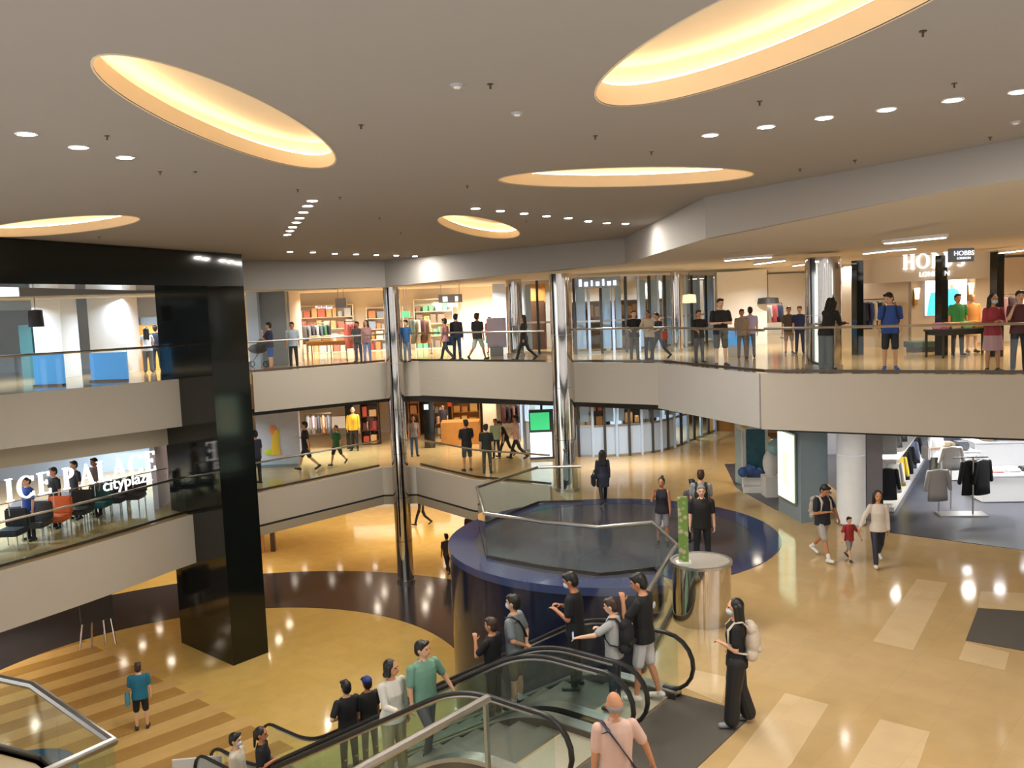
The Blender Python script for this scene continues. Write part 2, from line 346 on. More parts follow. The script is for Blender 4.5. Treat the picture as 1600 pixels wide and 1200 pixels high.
# added unseen piers behind the camera, to streak the chrome reflections; world light between
mb = MB()
for k in range(-9, 10): mb.box((k * 3.1 + .6, -7, 1.7), (1.5, .5, 12.4))
mb.box((0, -7, 3.4), (60, .5, .9)); mb.box((0, -7, -.4), (60, .5, 1.0)); struct(mb.build('wall_window_piers', M_GREYD))
struct(MB().box((-34, 36, 1.5), (.3, 50, 12)).build('wall_left', M_BLUEW))

# ------------------------------------------------------------------ black portal, chrome columns
t = thing('portal_frame', 'black glossy portal frame with a tall square pillar in the hall', 'portal', (-8.6, 25.4, L0))
PA, PB, PC, PD = (-8.25, 24.35), (-7.5, 25.25), (-9.7, 27.2), (-10.45, 26.3)
MB().prism([PA, PB, PC, PD], L0, CE).build('pillar', M_BLACK, t)
MB().prism([PB, PC, PD, (-10.75, 18.4), (-12.2, 13.4), (-10.95, 13.4)], 6.6, CE - .01).build('beam', M_BLACK, t)

def chrome_column(c, r, z0, z1, label, joints):
    t = thing('chrome_column', label, 'column', (*c, z0)); t['kind'] = 'thing'
    zs = [z0] + joints + [z1]
    for a, b in zip(zs[:-1], zs[1:]): MB().lathe([(r, a + .012), (r, b)], c, 40).build('shaft', M_CHROME, t, True)
    MB().lathe([(r + .03, z0), (r + .03, z0 + .1), (r, z0 + .1)], c, 40).build('base_ring', M_STEEL, t, True)
    return t
chrome_column((-4.15, 31.72 - .25), .3, L0, 6.54, 'tall mirror chrome column at the balcony corner, standing on the ground floor', [-2.6, -1, .6, 2.2, 3.85])
cB = atY(884, 700, 26.85)
chrome_column((cB[0], 26.85), .34, L1, 6.64, 'mirror chrome column rising behind the round platform', [1.6, 3.2, 4.8])
chrome_column((7.98, 22.5), .44, L2, 6.66, 'thick chrome column on the upper walkway beside the woman in black', [5.2])
chrome_column((5.9, 31.2), .2, L2, 6.68, 'slim chrome column on the upper walkway before the glass front', [])
chrome_column((.2, 33.0), .3, L2, 6.68, 'chrome column beside the poster on the upper walkway', [])

# ------------------------------------------------------------------ glass railings
def railing(path, z, label, h=1.05, seg=1.5, gm=None, posts=False, hr=.032, rail_m=None, low=0.0, group='glass railings'):
    P = [Vector((p[0], p[1])) for p in path]
    t = thing('glass_railing', label, 'railing', (P[0].x, P[0].y, z), group)
    MB().tube([(p.x, p.y, z + h) for p in P], hr, 8).build('handrail', rail_m or M_STEEL, t, True)
    MB().wall([(p.x, p.y) for p in P], z + low, z + low + .07, .05).build('base_channel', M_STEELD, t)
    L = [0]
    for a, b in zip(P[:-1], P[1:]): L.append(L[-1] + (b - a).length)
    def pt(s):
        for i in range(len(P) - 1):
            if s <= L[i + 1] + 1e-6: return P[i].lerp(P[i + 1], (s - L[i]) / max(1e-6, L[i + 1] - L[i]))
        return P[-1]
    n = max(1, round(L[-1] / seg)); cuts = sorted(set([L[-1] * k / n for k in range(n + 1)]))
    for a, b in zip(cuts[:-1], cuts[1:]):
        ins = [x for x in L if a + .15 < x < b - .15]
        pl = [pt(a + .012)] + [pt(x) for x in ins] + [pt(b - .012)]
        MB().wall([(p.x, p.y) for p in pl], z + low + .05, z + h - .03, .014).build('glass_panel', gm or M_GLASS, t)
        if posts:
            q = pt(a); MB().box((q.x, q.y, z + h / 2), (.04, .04, h - .02)).build('post', M_STEEL, t)
    return t
inn = lambda path, d: [(p[0] - d[1] * 0 + d[0], p[1] + d[1]) for p in path]
railing([(p[0] - .28, p[1] + .26) for p in LS2[1:-3]], L2 + .0, 'curved glass railing on the upper left balcony inside the black portal', 1.12)
railing([(p[0] - .2, p[1] + .2) for p in LS1[1:-3]], L1 + .02, 'curved glass railing below the white rink sign, left middle balcony', 1.08, gm=M_GLASS_G)
railing([(-8.75, 29.35), (-4.6, 32.2)], L2 + .02, 'upper glass railing between black pillar and corner chrome column', 1.0)
railing([(-3.7, 32.05), (1.1, 28.65)], L2 + .02, 'upper glass railing between the two tall chrome columns', 1.0)
railing([(1.5, 28.35), (4.55, 26.4), (6.25, 21.75)], L2 + .02, 'upper glass railing right of the middle chrome column, bending to the slim column', 1.04)
railing([(6.25, 21.75), (11.0, 19.0), (15.5, 16.85)], L2 + .02, 'upper glass railing in front of the fashion shop at right', 1.08, seg=2.0)
railing([(-8.55, 28.3), (-5.0, 32.15)], L1 + .02, 'middle floor glass railing between black pillar and corner chrome column', .95, gm=M_GLASS_G)
railing([(-3.5, 32.1), (-1.3, 29.25), (1.1, 27.65)], L1 + .02, 'middle floor glass railing ending at the middle chrome column', .95)
loop = [tuple(at(x, y, 1.05)[:2]) for x, y in [(908, 729), (840, 731), (745, 762), (757, 803), (850, 817), (935, 825), (1020, 817), (1058, 853)]]
railing(loop + [(2.9, 16.3), (1.82, 13.3)], L1 + .012, 'angular glass railing around the front of the round platform', 1.05, gm=M_GLASS_G, hr=.042)
railing([EP(1.08, 3.27), (-1.7, 8.9), (-2.42, 7.98)], L1, 'glass railing with broad steel handrail beside the near escalator', 1.05, gm=M_GLASS_G, hr=.055, posts=False)
q = EP(1.12, 3.27)
tag(MB().box((q[0], q[1], .52), (.05, .05, 1.04), .8).build('rail_post', M_STEEL), 'steel post at the end of the near glass railing beside escalator', 'post')
railing([near_left[0], near_left[1], near_left[2], (-5.35, 8.75)], L1, 'glass railing with broad steel handrail in the bottom left corner', 1.05, gm=M_GLASS_G, hr=.055)

# ------------------------------------------------------------------ escalators
TAN = math.tan(math.radians(30)); S1 = 1.75
S2 = S1 + (L1 - L0) / TAN; LEN = S2 + S1
def zline(s):
    r = .55
    def soft(x): return 0 if x < -r else (x if x > r else (x + r) ** 2 / (4 * r))
    return L1 - TAN * (soft(s - S1) - soft(s - S2))
def escalator(ta, tb, label):
    o = EP(0, (ta + tb) / 2); t = thing('escalator', label, 'escalator', (o[0], o[1], L1), 'escalators')
    W = lambda s, tt, z: (*EP(s, tt), z)
    ss = [.25 + k * (LEN - .5) / 70 for k in range(71)]
    for tt, sg in ((ta, 1), (tb, -1)):
        # handrail loop with the round newel ends
        hp = []; c0, c1, r = .42, LEN - .42, .42
        for k in range(11): a = math.radians(-100 + 190 * k / 10); hp.append(W(c0 - r * math.cos(a), tt, L1 + .53 + r * math.sin(a)))
        for s in ss:
            if c0 + .1 < s < c1 - .1: hp.append(W(s, tt, zline(s) + .95))
        for k in range(11): a = math.radians(90 - 190 * k / 10); hp.append(W(c1 + r * math.cos(a), tt, L0 + .53 + r * math.sin(a)))
        MB().tube(hp, .042, 8, .03).build('handrail', M_RUBBER, t, True)
        hp2 = [(p[0], p[1], p[2] - .045) for p in hp[11:-11]]
        MB().tube(hp2, .022, 6).build('handrail_guide', M_STEEL, t, True)
        # glass
        cuts = [0, 14, 26, 38, 50, 60, 70]
        for a, b in zip(cuts[:-1], cuts[1:]):
            lo, hi = [], []
            for s in ss[a:b + 1]:
                e = min(s, LEN - s); top = .9 if e > .42 else .53 + math.sqrt(max(0, .38 ** 2 - (.42 - e) ** 2))
                lo.append((s, zline(s) + .1)); hi.append((s, zline(s) + top))
            rings = [[W(p[0], tt - .007, p[1]), W(q_[0], tt - .007, q_[1]), W(q_[0], tt + .007, q_[1]), W(p[0], tt + .007, p[1])] for p, q_ in zip(lo, hi)]
            MB().loft(rings).build('glass_balustrade', M_GLASS_G, t)
        # skirts and decks
        rings = [[W(s, tt - .1, zline(s) + .06), W(s, tt - .1, zline(s) + .12), W(s, tt + .1, zline(s) + .12), W(s, tt + .1, zline(s) + .06)] for s in ss]
        MB().loft(rings).build('deck', M_STEEL, t)
        ti = tt + sg * .1
        rings = [[W(s, ti, zline(s) - .2), W(s, ti, zline(s) + .1), W(s, ti + sg * .02, zline(s) + .1), W(s, ti + sg * .02, zline(s) - .2)] for s in ss]
        MB().loft(rings).build('skirt', M_STEELD, t)
        rings = [[W(s, tt - .1 if sg > 0 else tt + .1, max(L0 + .01, zline(s) - .85) if s > .95 else L1 + .01), W(s, tt - .1 if sg > 0 else tt + .1, zline(s) + .06), W(s, tt, zline(s) + .06), W(s, tt, max(L0 + .01, zline(s) - .85) if s > .95 else L1 + .01)] for s in ss]
        MB().loft(rings).build('truss_side', M_STEELD, t)
    a, b = ta + .12, tb - .12
    for s0, s1, z in ((.36, 1.0, L1), (LEN - 1.0, LEN + .05, L0)):
        MB().loft([[W(s, a, z + .005), W(s, b, z + .005), W(s, b, z + .035), W(s, a, z + .035)] for s in (s0, s1)]).build('floor_plate', M_COMB, t)
    n = 22; s = 1.02; k = 0
    while s < LEN - 1.05:
        z = zline(s + .2); e = min(s + .4, LEN - 1.02)
        MB().loft([[W(x, a, z - .24), W(x, b, z - .24), W(x, b, z), W(x, a, z)] for x in (s, e)]).build('step', M_STEP if k % 1 == 0 else M_COMB, t); s += .4; k += 1
    MB().loft([[W(x, a, max(L0 + .01, zline(x) - .8)), W(x, b, max(L0 + .01, zline(x) - .8)), W(x, b, max(L0 + .02, zline(x) - .75)), W(x, a, max(L0 + .02, zline(x) - .75))] for x in ss[6:]]).build('truss_bottom', M_STEELD, t)
    return t
escalator(0, 1.3, 'far escalator going down, carrying the people who face left')
escalator(1.66, 3.06, 'near escalator going up, carrying the man in the green polo shirt')

# ------------------------------------------------------------------ pedestal, totem
pc = at(1087, 968, 0); pc = (pc[0] + .12, pc[1])
t = thing('chrome_pedestal', 'round chrome pedestal with pale top beside the escalators', 'pedestal', (*pc, 0))
MB().lathe([(.52, 0), (.52, 1.05)], pc, 48).build('drum', M_CHROME, t, True)
MB().lathe([(.55, 1.05), (.55, 1.1), (.5, 1.1), (.5, 1.06)], pc, 48).build('rim', M_STEEL, t, True)
MB().lathe([(.5, 1.06), (.5, 1.085)], pc, 48).build('top_plate', mat('pale_top', hexlin('a9a49d'), .35), t, True)
def leafy(name):
    m = bpy.data.materials.new(name); m.use_nodes = True; nt = m.node_tree; b = nt.nodes['Principled BSDF']
    v = nt.nodes.new('ShaderNodeTexVoronoi'); v.inputs['Scale'].default_value = 9; r = nt.nodes.new('ShaderNodeValToRGB')
    tc = nt.nodes.new('ShaderNodeTexCoord'); nt.links.new(tc.outputs['Object'], v.inputs['Vector'])
    r.color_ramp.elements[0].color = (.5, .45, .35, 1); r.color_ramp.elements[1].color = (.16, .3, .06, 1); r.color_ramp.elements[0].position = .25; r.color_ramp.elements[1].position = .45
    nt.links.new(v.outputs['Distance'], r.inputs[0]); nt.links.new(r.outputs[0], b.inputs['Base Color']); b.inputs['Roughness'].default_value = .5; return m
t = thing('totem_sign', 'narrow green leaf-patterned totem sign standing on the chrome pedestal', 'sign', (pc[0] - .33, pc[1] - .1, 1.085))
MB().box((pc[0] - .33, pc[1] - .1, 1.1), (.26, .2, .03)).build('base', M_WHITE, t)
MB().box((pc[0] - .33, pc[1] - .1, 1.7), (.17, .05, 1.18)).build('panel', leafy('leaf_print'), t)

# ------------------------------------------------------------------ people
def V3(*a): return Vector(a)
def cap(mb, p0, p1, r0, r1, n=10):
    """tapered capsule"""
    p0, p1 = Vector(p0), Vector(p1); d = p1 - p0; L = d.length
    if L < 1e-5: d = Vector((0, 0, 1))
    d = d.normalized(); a = d.orthogonal().normalized(); b = d.cross(a); rings = []
    for k in range(1, 5): f = PI / 2 * k / 4; rings.append((p0 - d * r0 * math.cos(f), r0 * math.sin(f)))
    for k in range(0, 4): f = PI / 2 * k / 4; rings.append((p1 + d * r1 * math.sin(f), r1 * math.cos(f)))
    rings[0] = (p0 - d * r0 * .98, r0 * .2) if False else rings[0]
    mb.loft([[tuple(c + (a * math.cos(2 * PI * i / n) + b * math.sin(2 * PI * i / n)) * r) for i in range(n)] for c, r in rings])
def oval(mb, rings, T=lambda p: p, n=16):
    mb.loft([[tuple(T(Vector((cx + rx * math.cos(2 * PI * i / n), cy + ry * math.sin(2 * PI * i / n), z)))) for i in range(n)] for z, rx, ry, cx, cy in rings])
def egg(mb, c, r, T=lambda p: p, n=14, m=9):
    oval(mb, [(c[2] - r[2] * math.cos(PI * j / m), r[0] * math.sin(PI * j / m), r[1] * math.sin(PI * j / m), c[0], c[1]) for j in [.15] + list(range(1, m)) + [m - .15]], T, n)
def remesh(mb, name, m, parent, vox, smooth=2):
    bmesh.ops.recalc_face_normals(mb.bm, faces=mb.bm.faces)
    me = bpy.data.meshes.new('tmp'); mb.bm.to_mesh(me); mb.bm.free()
    o = bpy.data.objects.new('tmp', me); COL.objects.link(o)
    r = o.modifiers.new('r', 'REMESH'); r.mode = 'VOXEL'; r.voxel_size = vox; r.use_smooth_shade = True
    if smooth: sm = o.modifiers.new('s', 'SMOOTH'); sm.factor = .5; sm.iterations = smooth
    dg = bpy.context.evaluated_depsgraph_get(); new = bpy.data.meshes.new_from_object(o.evaluated_get(dg)); new.name = name
    bpy.data.objects.remove(o); bpy.data.meshes.remove(me)
    new.materials.clear(); new.materials.append(m)
    new.polygons.foreach_set('use_smooth', [True] * len(new.polygons))
    q = bpy.data.objects.new(name, new); COL.objects.link(q); q.parent = parent; return q

SKIN = ['d9a684', 'c98f6b', 'e2b595', 'b97d5b']
def skin(i): return mat('skin_%d' % i, hexlin(SKIN[i % 4]), .55, var=.05, scale=12)
M_HAIR = mat('black_hair', hexlin('17130f'), .45, var=.3, scale=60)
M_HAIRB = mat('brown_hair', hexlin('3a2519'), .45, var=.3, scale=60)
M_HAIRG = mat('grey_hair', hexlin('8d8882'), .5, var=.2, scale=60)
M_MASK = mat('face_mask', hexlin('c9dcea'), .7, var=.02)
M_EYE = mat('eye', (.02, .015, .012), .2)
M_LIPS = mat('lips', hexlin('a85a50'), .5)
ARMS = {  # upper-arm and forearm directions for the right side (x outward, y forward, z up)
    'down': ((.13, .02, -1), (.06, .16, -1)), 'phone': ((.16, .12, -1), (-.42, .75, .32)), 'face': ((.22, .55, -.78), (-.3, .22, .95)), 'rail': ((.22, .5, -.8), (-.1, .9, -.25)),
    'cross': ((.2, .15, -.95), (-.95, .42, .08)), 'back': ((.24, -.3, -.92), (-.75, -.3, -.42)), 'fwd': ((.1, .35, -.93), (-.1, .96, .05)), 'bag': ((.14, -.02, -1), (.05, .1, -1)),
    'swingf': ((.14, .38, -.9), (-.05, .65, -.7)), 'swingb': ((.16, -.38, -.92), (.08, -.15, -.98)), 'side': ((.5, .1, -.85), (.25, .5, -.8)), 'reach': ((.35, .75, -.55), (.1, .95, -.2)), 'hip': ((.5, -.2, -.8), (-.75, .45, -.3)), 'low': ((.5, .05, -.86), (.35, .1, -.93)), 'hold': ((.18, .1, -.98), (-.75, .6, .12))}
LEGS = {'stand': ((0, 0, .05), (0, 0, .05)), 'walk': ((24, 8, .03), (-20, 26, .03)), 'step': ((-7, 10, .03), (8, 4, .03)), 'cont': ((3, 2, .08), (-4, 8, .09)), 'climb': ((38, 50, .04), (-6, 6, .04)), 'wide': ((2, 0, .13), (-2, 2, .12)), 'crossed': ((14, 4, -.06), (-4, 6, .02))}
NPEOPLE = [0]
def person(label, pos, h, yaw, shirt='222222', pants='2a2c33', hair='short', arms=('down', 'down'), legs='stand', sleeve='short', leg='long', sex='m', lean=0, tilt=0, turn=0, mask=False,
           shoe='2b2b2d', near=False, build=1.0, hem=None, haircol=None, group=None, name='person', cat='person', strap=None, socks=None, back_print=None, wide=0.0, collar=False, cap_col=None, apron=None):
    NPEOPLE[0] += 1; idx = NPEOPLE[0]
    t = thing(name, label, cat, pos, group); t.rotation_euler = (0, 0, math.radians(yaw))
    k = h / 1.772; f = sex == 'f'; bw = build
    sx = (.165 if f else .188) * bw
    la = math.radians(lean); co, si = math.cos(la), math.sin(la); HZ = .93
    def up(p):    # lean of everything above the hip
        y, z = p.y, p.z - HZ
        return Vector((p.x, y * co + z * si, HZ - y * si + z * co)) if p.z > HZ - .08 else p
    ti, tu = math.radians(tilt), math.radians(turn); NB = Vector((0, -.005, 1.5))
    def hd(p):    # head turn and tilt, then lean
        q = p - NB; q = Vector((q.x, q.y * math.cos(ti) + q.z * math.sin(ti), -q.y * math.sin(ti) + q.z * math.cos(ti)))
        q = Vector((q.x * math.cos(tu) - q.y * math.sin(tu), q.x * math.sin(tu) + q.y * math.cos(tu), q.z)) * 1.09; return up(q + NB)
    # skeleton
    LG = []
    for sgn, (a, b, spread) in zip((1, -1), LEGS[legs]):
        A, B = math.radians(a), math.radians(a - b); hip = Vector((sgn * .085 * bw, 0, .9))
        kn = hip + Vector((sgn * spread * .5, math.sin(A) * .42, -math.cos(A) * .42)); an = kn + Vector((sgn * spread * .2, math.sin(B) * .41, -math.cos(B) * .41))
        fa = math.radians(min(0, (a - b) * .7)) if a - b < -12 else (math.radians(10) if a > 15 and b < 20 else 0)
        toe = an + Vector((sgn * .03, .15 * math.cos(fa), -.045 + .15 * math.sin(fa))); heel = an + Vector((0, -.045 * math.cos(fa), -.045 - .045 * math.sin(fa)))
        LG.append((hip, kn, an, toe, heel))
    low = min(min(l[3].z, l[4].z) - .035 for l in LG); dz = -low
    AR = []
    for sgn, nm in zip((1, -1), arms):
        u, fo = ARMS[nm]; sh = up(Vector((sgn * sx, 0, 1.405)))
        u = Vector((u[0] * sgn, u[1], u[2])).normalized(); fo = Vector((fo[0] * sgn, fo[1], fo[2])).normalized()
        el = sh + u * .285; wr = el + fo * .245; AR.append((sh, el, wr, fo, sgn))
    if f: TR = [(.80, .07, .07, 0, 0), (.86, .165, .115, 0, -.01), (.94, .172, .12, 0, -.012), (1.06, .128, .092, 0, 0), (1.16, .13, .095, 0, .004), (1.27, .15, .115, 0, .012), (1.36, .158, .098, 0, 0), (1.43, .15, .075, 0, -.008), (1.475, .075, .06, 0, -.008), (1.5, .05, .05, 0, -.005)]
    else: TR = [(.80, .07, .07, 0, 0), (.86, .16, .105, 0, -.005), (.94, .165, .112, 0, -.008), (1.06, .15, .105, 0, .002), (1.18, .162, .112, 0, .004), (1.30, .178, .12, 0, .004), (1.38, .182, .105, 0, 0), (1.44, .16, .08, 0, -.005), (1.48, .08, .065, 0, -.008), (1.505, .058, .056, 0, -.006)]
    TR = [(z, rx * bw, ry * (1 + (bw - 1) * 1.4), cx, cy) for z, rx, ry, cx, cy in TR]
    vox = (.0105 if near else .0155) * k
    S = lambda p: Vector((p.x * k, p.y * k, (p.z + dz) * k))
    def fin(mb):  # scale and ground
        for v in mb.bm.verts: v.co = S(v.co)
        return mb
    sk = skin(idx)
    # --- body: one continuous surface
    mb = MB(); oval(mb, TR, up)
    cap(mb, up(Vector((0, -.008, 1.47))), hd(Vector((0, .002, 1.56))), .052, .05)
    egg(mb, (0, 0, 1.645), (.075, .094, .112), hd); egg(mb, (0, .028, 1.59), (.056, .066, .07), hd)
    cap(mb, hd(Vector((0, .088, 1.645))), hd(Vector((0, .108, 1.612))), .01, .016, 8)
    for e in (-1, 1): egg(mb, (e * .077, -.008, 1.63), (.012, .022, .032), hd, 8, 6); cap(mb, hd(Vector((e * .045, .082, 1.672))), hd(Vector((e * .018, .09, 1.668))), .01, .01, 6)
    cap(mb, hd(Vector((-.018, .09, 1.585))), hd(Vector((.018, .09, 1.585))), .011, .011, 6)
    for (sh, el, wr, fo, sgn) in AR:
        cap(mb, sh, el, .052 * bw, .041); cap(mb, el, wr, .041, .027)
        # hand: palm, four fingers, thumb from the side of the palm
        side = fo.cross(Vector((0, 0, 1))); side = (side if side.length > .3 else Vector((0, 1, 0)) if abs(fo.y) < .8 else Vector((sgn, 0, 0))).normalized()
        nrm = side.cross(fo).normalized(); 
        if nrm.z > 0 or (abs(fo.z) > .8 and nrm.x * sgn > 0): nrm = -nrm
        pe_ = wr + fo * .085
        for q in (-.026, -.009, .009, .026): cap(mb, wr + side * q * .6 + fo * .01, pe_ + side * q, .016, .013, 8)
        for q, ln in ((-.033, .062), (-.011, .074), (.011, .07), (.032, .055)):
            b0 = pe_ + side * q; b1 = b0 + (fo * .8 + nrm * .35 + side * q * 2).normalized() * ln * .55; b2 = b1 + (fo * .35 + nrm * .9).normalized() * ln * .5
            cap(mb, b0, b1, .0095, .009, 6); cap(mb, b1, b2, .009, .0075, 6)
        th = wr + fo * .03 - side * sgn * .03; t1 = th + (fo * .5 - side * sgn * .8 + nrm * .2).normalized() * .04; cap(mb, th, t1, .013, .0105, 6); cap(mb, t1, t1 + (fo * .85 - side * sgn * .2 + nrm * .4).normalized() * .033, .0105, .009, 6)
    for (hip, kn, an, toe, heel) in LG:
        cap(mb, hip, kn, .08 * bw, .052); cap(mb, kn, kn.lerp(an, .35) + Vector((0, -.012, 0)), .05, .052); cap(mb, kn.lerp(an, .35) + Vector((0, -.012, 0)), an, .05, .034); cap(mb, heel + Vector((0, 0, .01)), toe, .034, .03)
    body = remesh(fin(mb), 'body', sk, t, vox, 2)
    # --- trousers, shorts or skirt
    pm = cm(pants)
    mb = MB(); inf = lambda r, d=.014: [(z, rx + d, ry + d, cx, cy) for z, rx, ry, cx, cy in r]
    top = 1.04
    if leg in ('skirt', 'dress'):
        oval(mb, [(.5, .23, .19, 0, 0), (.7, .21, .165, 0, 0), (.88, .19, .14, 0, -.01), (.97, .185, .135, 0, -.01), (1.06, .15, .11, 0, 0)], up)
    else:
        oval(mb, inf([r for r in TR if .79 < r[0] < 1.0]) + [(top, TR[3][1] + .016, TR[3][2] + .014, 0, 0)], up)
        for (hip, kn, an, toe, heel) in LG:
            wd = wide
            if leg == 'shorts': cap(mb, hip, hip.lerp(kn, .86), .098 * bw + wd, .082 + wd)
            else: cap(mb, hip, kn, .094 * bw + wd, .066 + wd); cap(mb, kn, an + (kn - an).normalized() * .03, .066 + wd, .055 + wd * 1.3)
    remesh(fin(mb), 'skirt' if leg in ('skirt', 'dress') else ('shorts' if leg == 'shorts' else 'trousers'), pm, t, vox, 2); pants_o = COL.objects[-1]
    # --- shirt
    mb = MB(); hz = hem or (.84 if leg != 'dress' else .9)
    rr = [r for r in TR if r[0] >= .93 and r[0] < 1.49]
    first = (hz, TR[2][1] + .034, TR[2][2] + .034, 0, -.008)
    oval(mb, [first] + [(z, rx + .026 if z < 1.2 else rx + .017, ry + .028 if z < 1.2 else ry + .018, cx, cy) for z, rx, ry, cx, cy in rr], up)
    if sleeve != 'none':
        for (sh, el, wr, fo, sgn) in AR:
            if sleeve == 'short': cap(mb, sh, sh.lerp(el, .72), .068 * bw, .064)
            else: cap(mb, sh, el, .066 * bw, .055); cap(mb, el, el.lerp(wr, .93), .054, .042)
    if collar: cap(mb, up(Vector((-.04, .03, 1.49))), up(Vector((.04, .03, 1.49))), .024, .024); cap(mb, up(Vector((-.05, -.03, 1.5))), up(Vector((.05, -.03, 1.5))), .024, .024)
    shirt_o = remesh(fin(mb), 'shirt', cm(shirt, .75, bump=.1), t, vox, 2)
    # --- shoes
    for (hip, kn, an, toe, heel) in LG:
        mb = MB(); cap(mb, heel + Vector((0, .0, .012)), toe + Vector((0, .0, .006)), .044, .039); cap(mb, heel.lerp(toe, .2) + Vector((0, 0, .03)), an + Vector((0, 0, .005)), .045, .043)
        for v in mb.bm.verts: v.co.z = max(v.co.z, min(heel.z, toe.z) - .035) if abs(heel.z - toe.z) < .03 else v.co.z
        remesh(fin(mb), 'shoe', cm(shoe, .5), t, vox * .95, 1)
        if socks:
            mb = MB(); cap(mb, an, an.lerp(kn, .25), .042, .045); remesh(fin(mb), 'sock', cm(socks), t, vox, 1)
    # --- hair
    hm = {'grey': M_HAIRG, 'brown': M_HAIRB}.get(haircol, M_HAIR)
    if hair != 'bald':
        mb = MB(); egg(mb, (0, -.016, 1.668), (.085, .097, .098), hd); egg(mb, (0, -.045, 1.625), (.078, .066, .09), hd)
        if hair == 'short': cap(mb, hd(Vector((-.045, .058, 1.722))), hd(Vector((.045, .058, 1.722))), .032, .032)
        if hair == 'bob': 
            for e in (-1, 1): cap(mb, hd(Vector((e * .072, .0, 1.66))), hd(Vector((e * .078, .0, 1.55))), .034, .03)
            cap(mb, hd(Vector((-.05, -.06, 1.56))), hd(Vector((.05, -.06, 1.56))), .05, .05)
        if hair == 'long':
            for e in (-1, 0, 1): cap(mb, hd(Vector((e * .055, -.05, 1.66))), up(Vector((e * .075, -.095, 1.30))), .052, .04)
            for e in (-1, 1): cap(mb, hd(Vector((e * .074, .005, 1.66))), up(Vector((e * .095, -.01, 1.40))), .03, .028)
        if hair == 'tail': cap(mb, hd(Vector((0, -.1, 1.67))), up(Vector((0, -.13, 1.42))), .035, .02)
        if hair == 'bun': egg(mb, (0, -.09, 1.75), (.045, .045, .04), hd)
        remesh(fin(mb), 'hair', hm, t, vox, 2)
    if hair == 'bald' and haircol == 'grey':
        mb = MB(); egg(mb, (0, -.03, 1.615), (.082, .075, .05), hd); remesh(fin(mb), 'hair', M_HAIRG, t, vox, 1)
    if cap_col:
        mb = MB(); egg(mb, (0, -.008, 1.69), (.09, .105, .085), hd); cap(mb, hd(Vector((-.04, .1, 1.69))), hd(Vector((.04, .1, 1.69))), .03, .03); remesh(fin(mb), 'cap', cm(cap_col), t, vox, 1)
    if mask:
        mb = MB(); egg(mb, (0, .055, 1.592), (.06, .062, .05), hd); remesh(fin(mb), 'face_mask', M_MASK, t, vox * .8, 1)
    if near or not mask:
        mb = MB()
        for e in (-1, 1): egg(mb, (e * .032, .085, 1.65), (.014, .01, .007), hd, 8, 6)
        fin(mb).build('eyes', M_EYE, body, True, local=True)
        if not mask:
            mb = MB(); cap(mb, hd(Vector((-.02, .096, 1.583))), hd(Vector((.02, .096, 1.583))), .007, .007, 6); fin(mb).build('lips', M_LIPS, body, True, local=True)
    if strap:
        pts = [up(Vector((x, y, z))) for x, y, z in [(-.17, -.03, 1.36), (-.1, -.125, 1.42), (.0, -.15, 1.27), (.12, -.145, 1.08), (.19, -.06, .95), (.19, .07, .95), (.1, .155, 1.1), (-.05, .15, 1.3), (-.13, .08, 1.45), (-.14, -.03, 1.478), (-.1, -.12, 1.42)]]
        mb = MB(); mb.tube(pts, .022, 6, .008); fin(mb).build('strap', cm(strap), t, True, local=True)
    if back_print:
        mb = MB(); egg(mb, (.06, -.128 * bw - .012, 1.33), (.055, .012, .05), up); fin(mb).build('shirt_print', cm(back_print), shirt_o, True, local=True)
    if apron:
        mb = MB(); egg(mb, (0, .1, .66), (.06, .05, .14)); fin(mb).build('trouser_print', cm(apron), pants_o, True, local=True)
    t['_h'] = h
    return t, dict(k=k, dz=dz, S=S, up=up, AR=AR, yaw=math.radians(yaw), pos=Vector(tuple(map(float, pos))))
def P2W(info, p):
    q = info['S'](info['up'](Vector(p))); c, s = math.cos(info['yaw']), math.sin(info['yaw'])
    return info['pos'] + Vector((q.x * c - q.y * s, q.x * s + q.y * c, q.z))
def carry(info, name, label, cat, make, group=None):
    """a bag worn or held: its own thing at the wearer's place, built in the wearer's space"""
    t = thing(name, label, cat, info['pos'], group); t.rotation_euler = (0, 0, info['yaw']); make(t, lambda mb: ([setattr(v, 'co', info['S'](info['up'](v.co))) for v in mb.bm.verts], mb)[1]); return t
def backpack(info, label, col, strapcol=None):
    def mk(t, fx):
        mb = MB(); egg(mb, (0, -.215, 1.2), (.165, .115, .25)); cap(mb, (-.09, -.2, 1.02), (.09, -.2, 1.02), .09, .09); cap(mb, (-.08, -.2, 1.38), (.08, -.2, 1.38), .075, .075); bag = remesh(fx(mb), 'bag', cm(col, .8), t, .014, 2)
        mb = MB(); cap(mb, (-.08, -.3, 1.1), (.08, -.3, 1.1), .05, .05); remesh(fx(mb), 'pocket', cm(col, .8), bag, .014, 2)
        for e in (-1, 1):
            mb = MB(); mb.tube([(e * .1, -.15, 1.4), (e * .11, -.08, 1.485), (e * .11, .03, 1.47), (e * .125, .115, 1.37), (e * .15, .11, 1.2), (e * .175, .0, 1.08), (e * .15, -.14, 1.05)], .028, 6, .012); fx(mb).build('strap', cm(strapcol or col), t, True, local=True)
    return carry(info, 'backpack', label, 'backpack', mk)
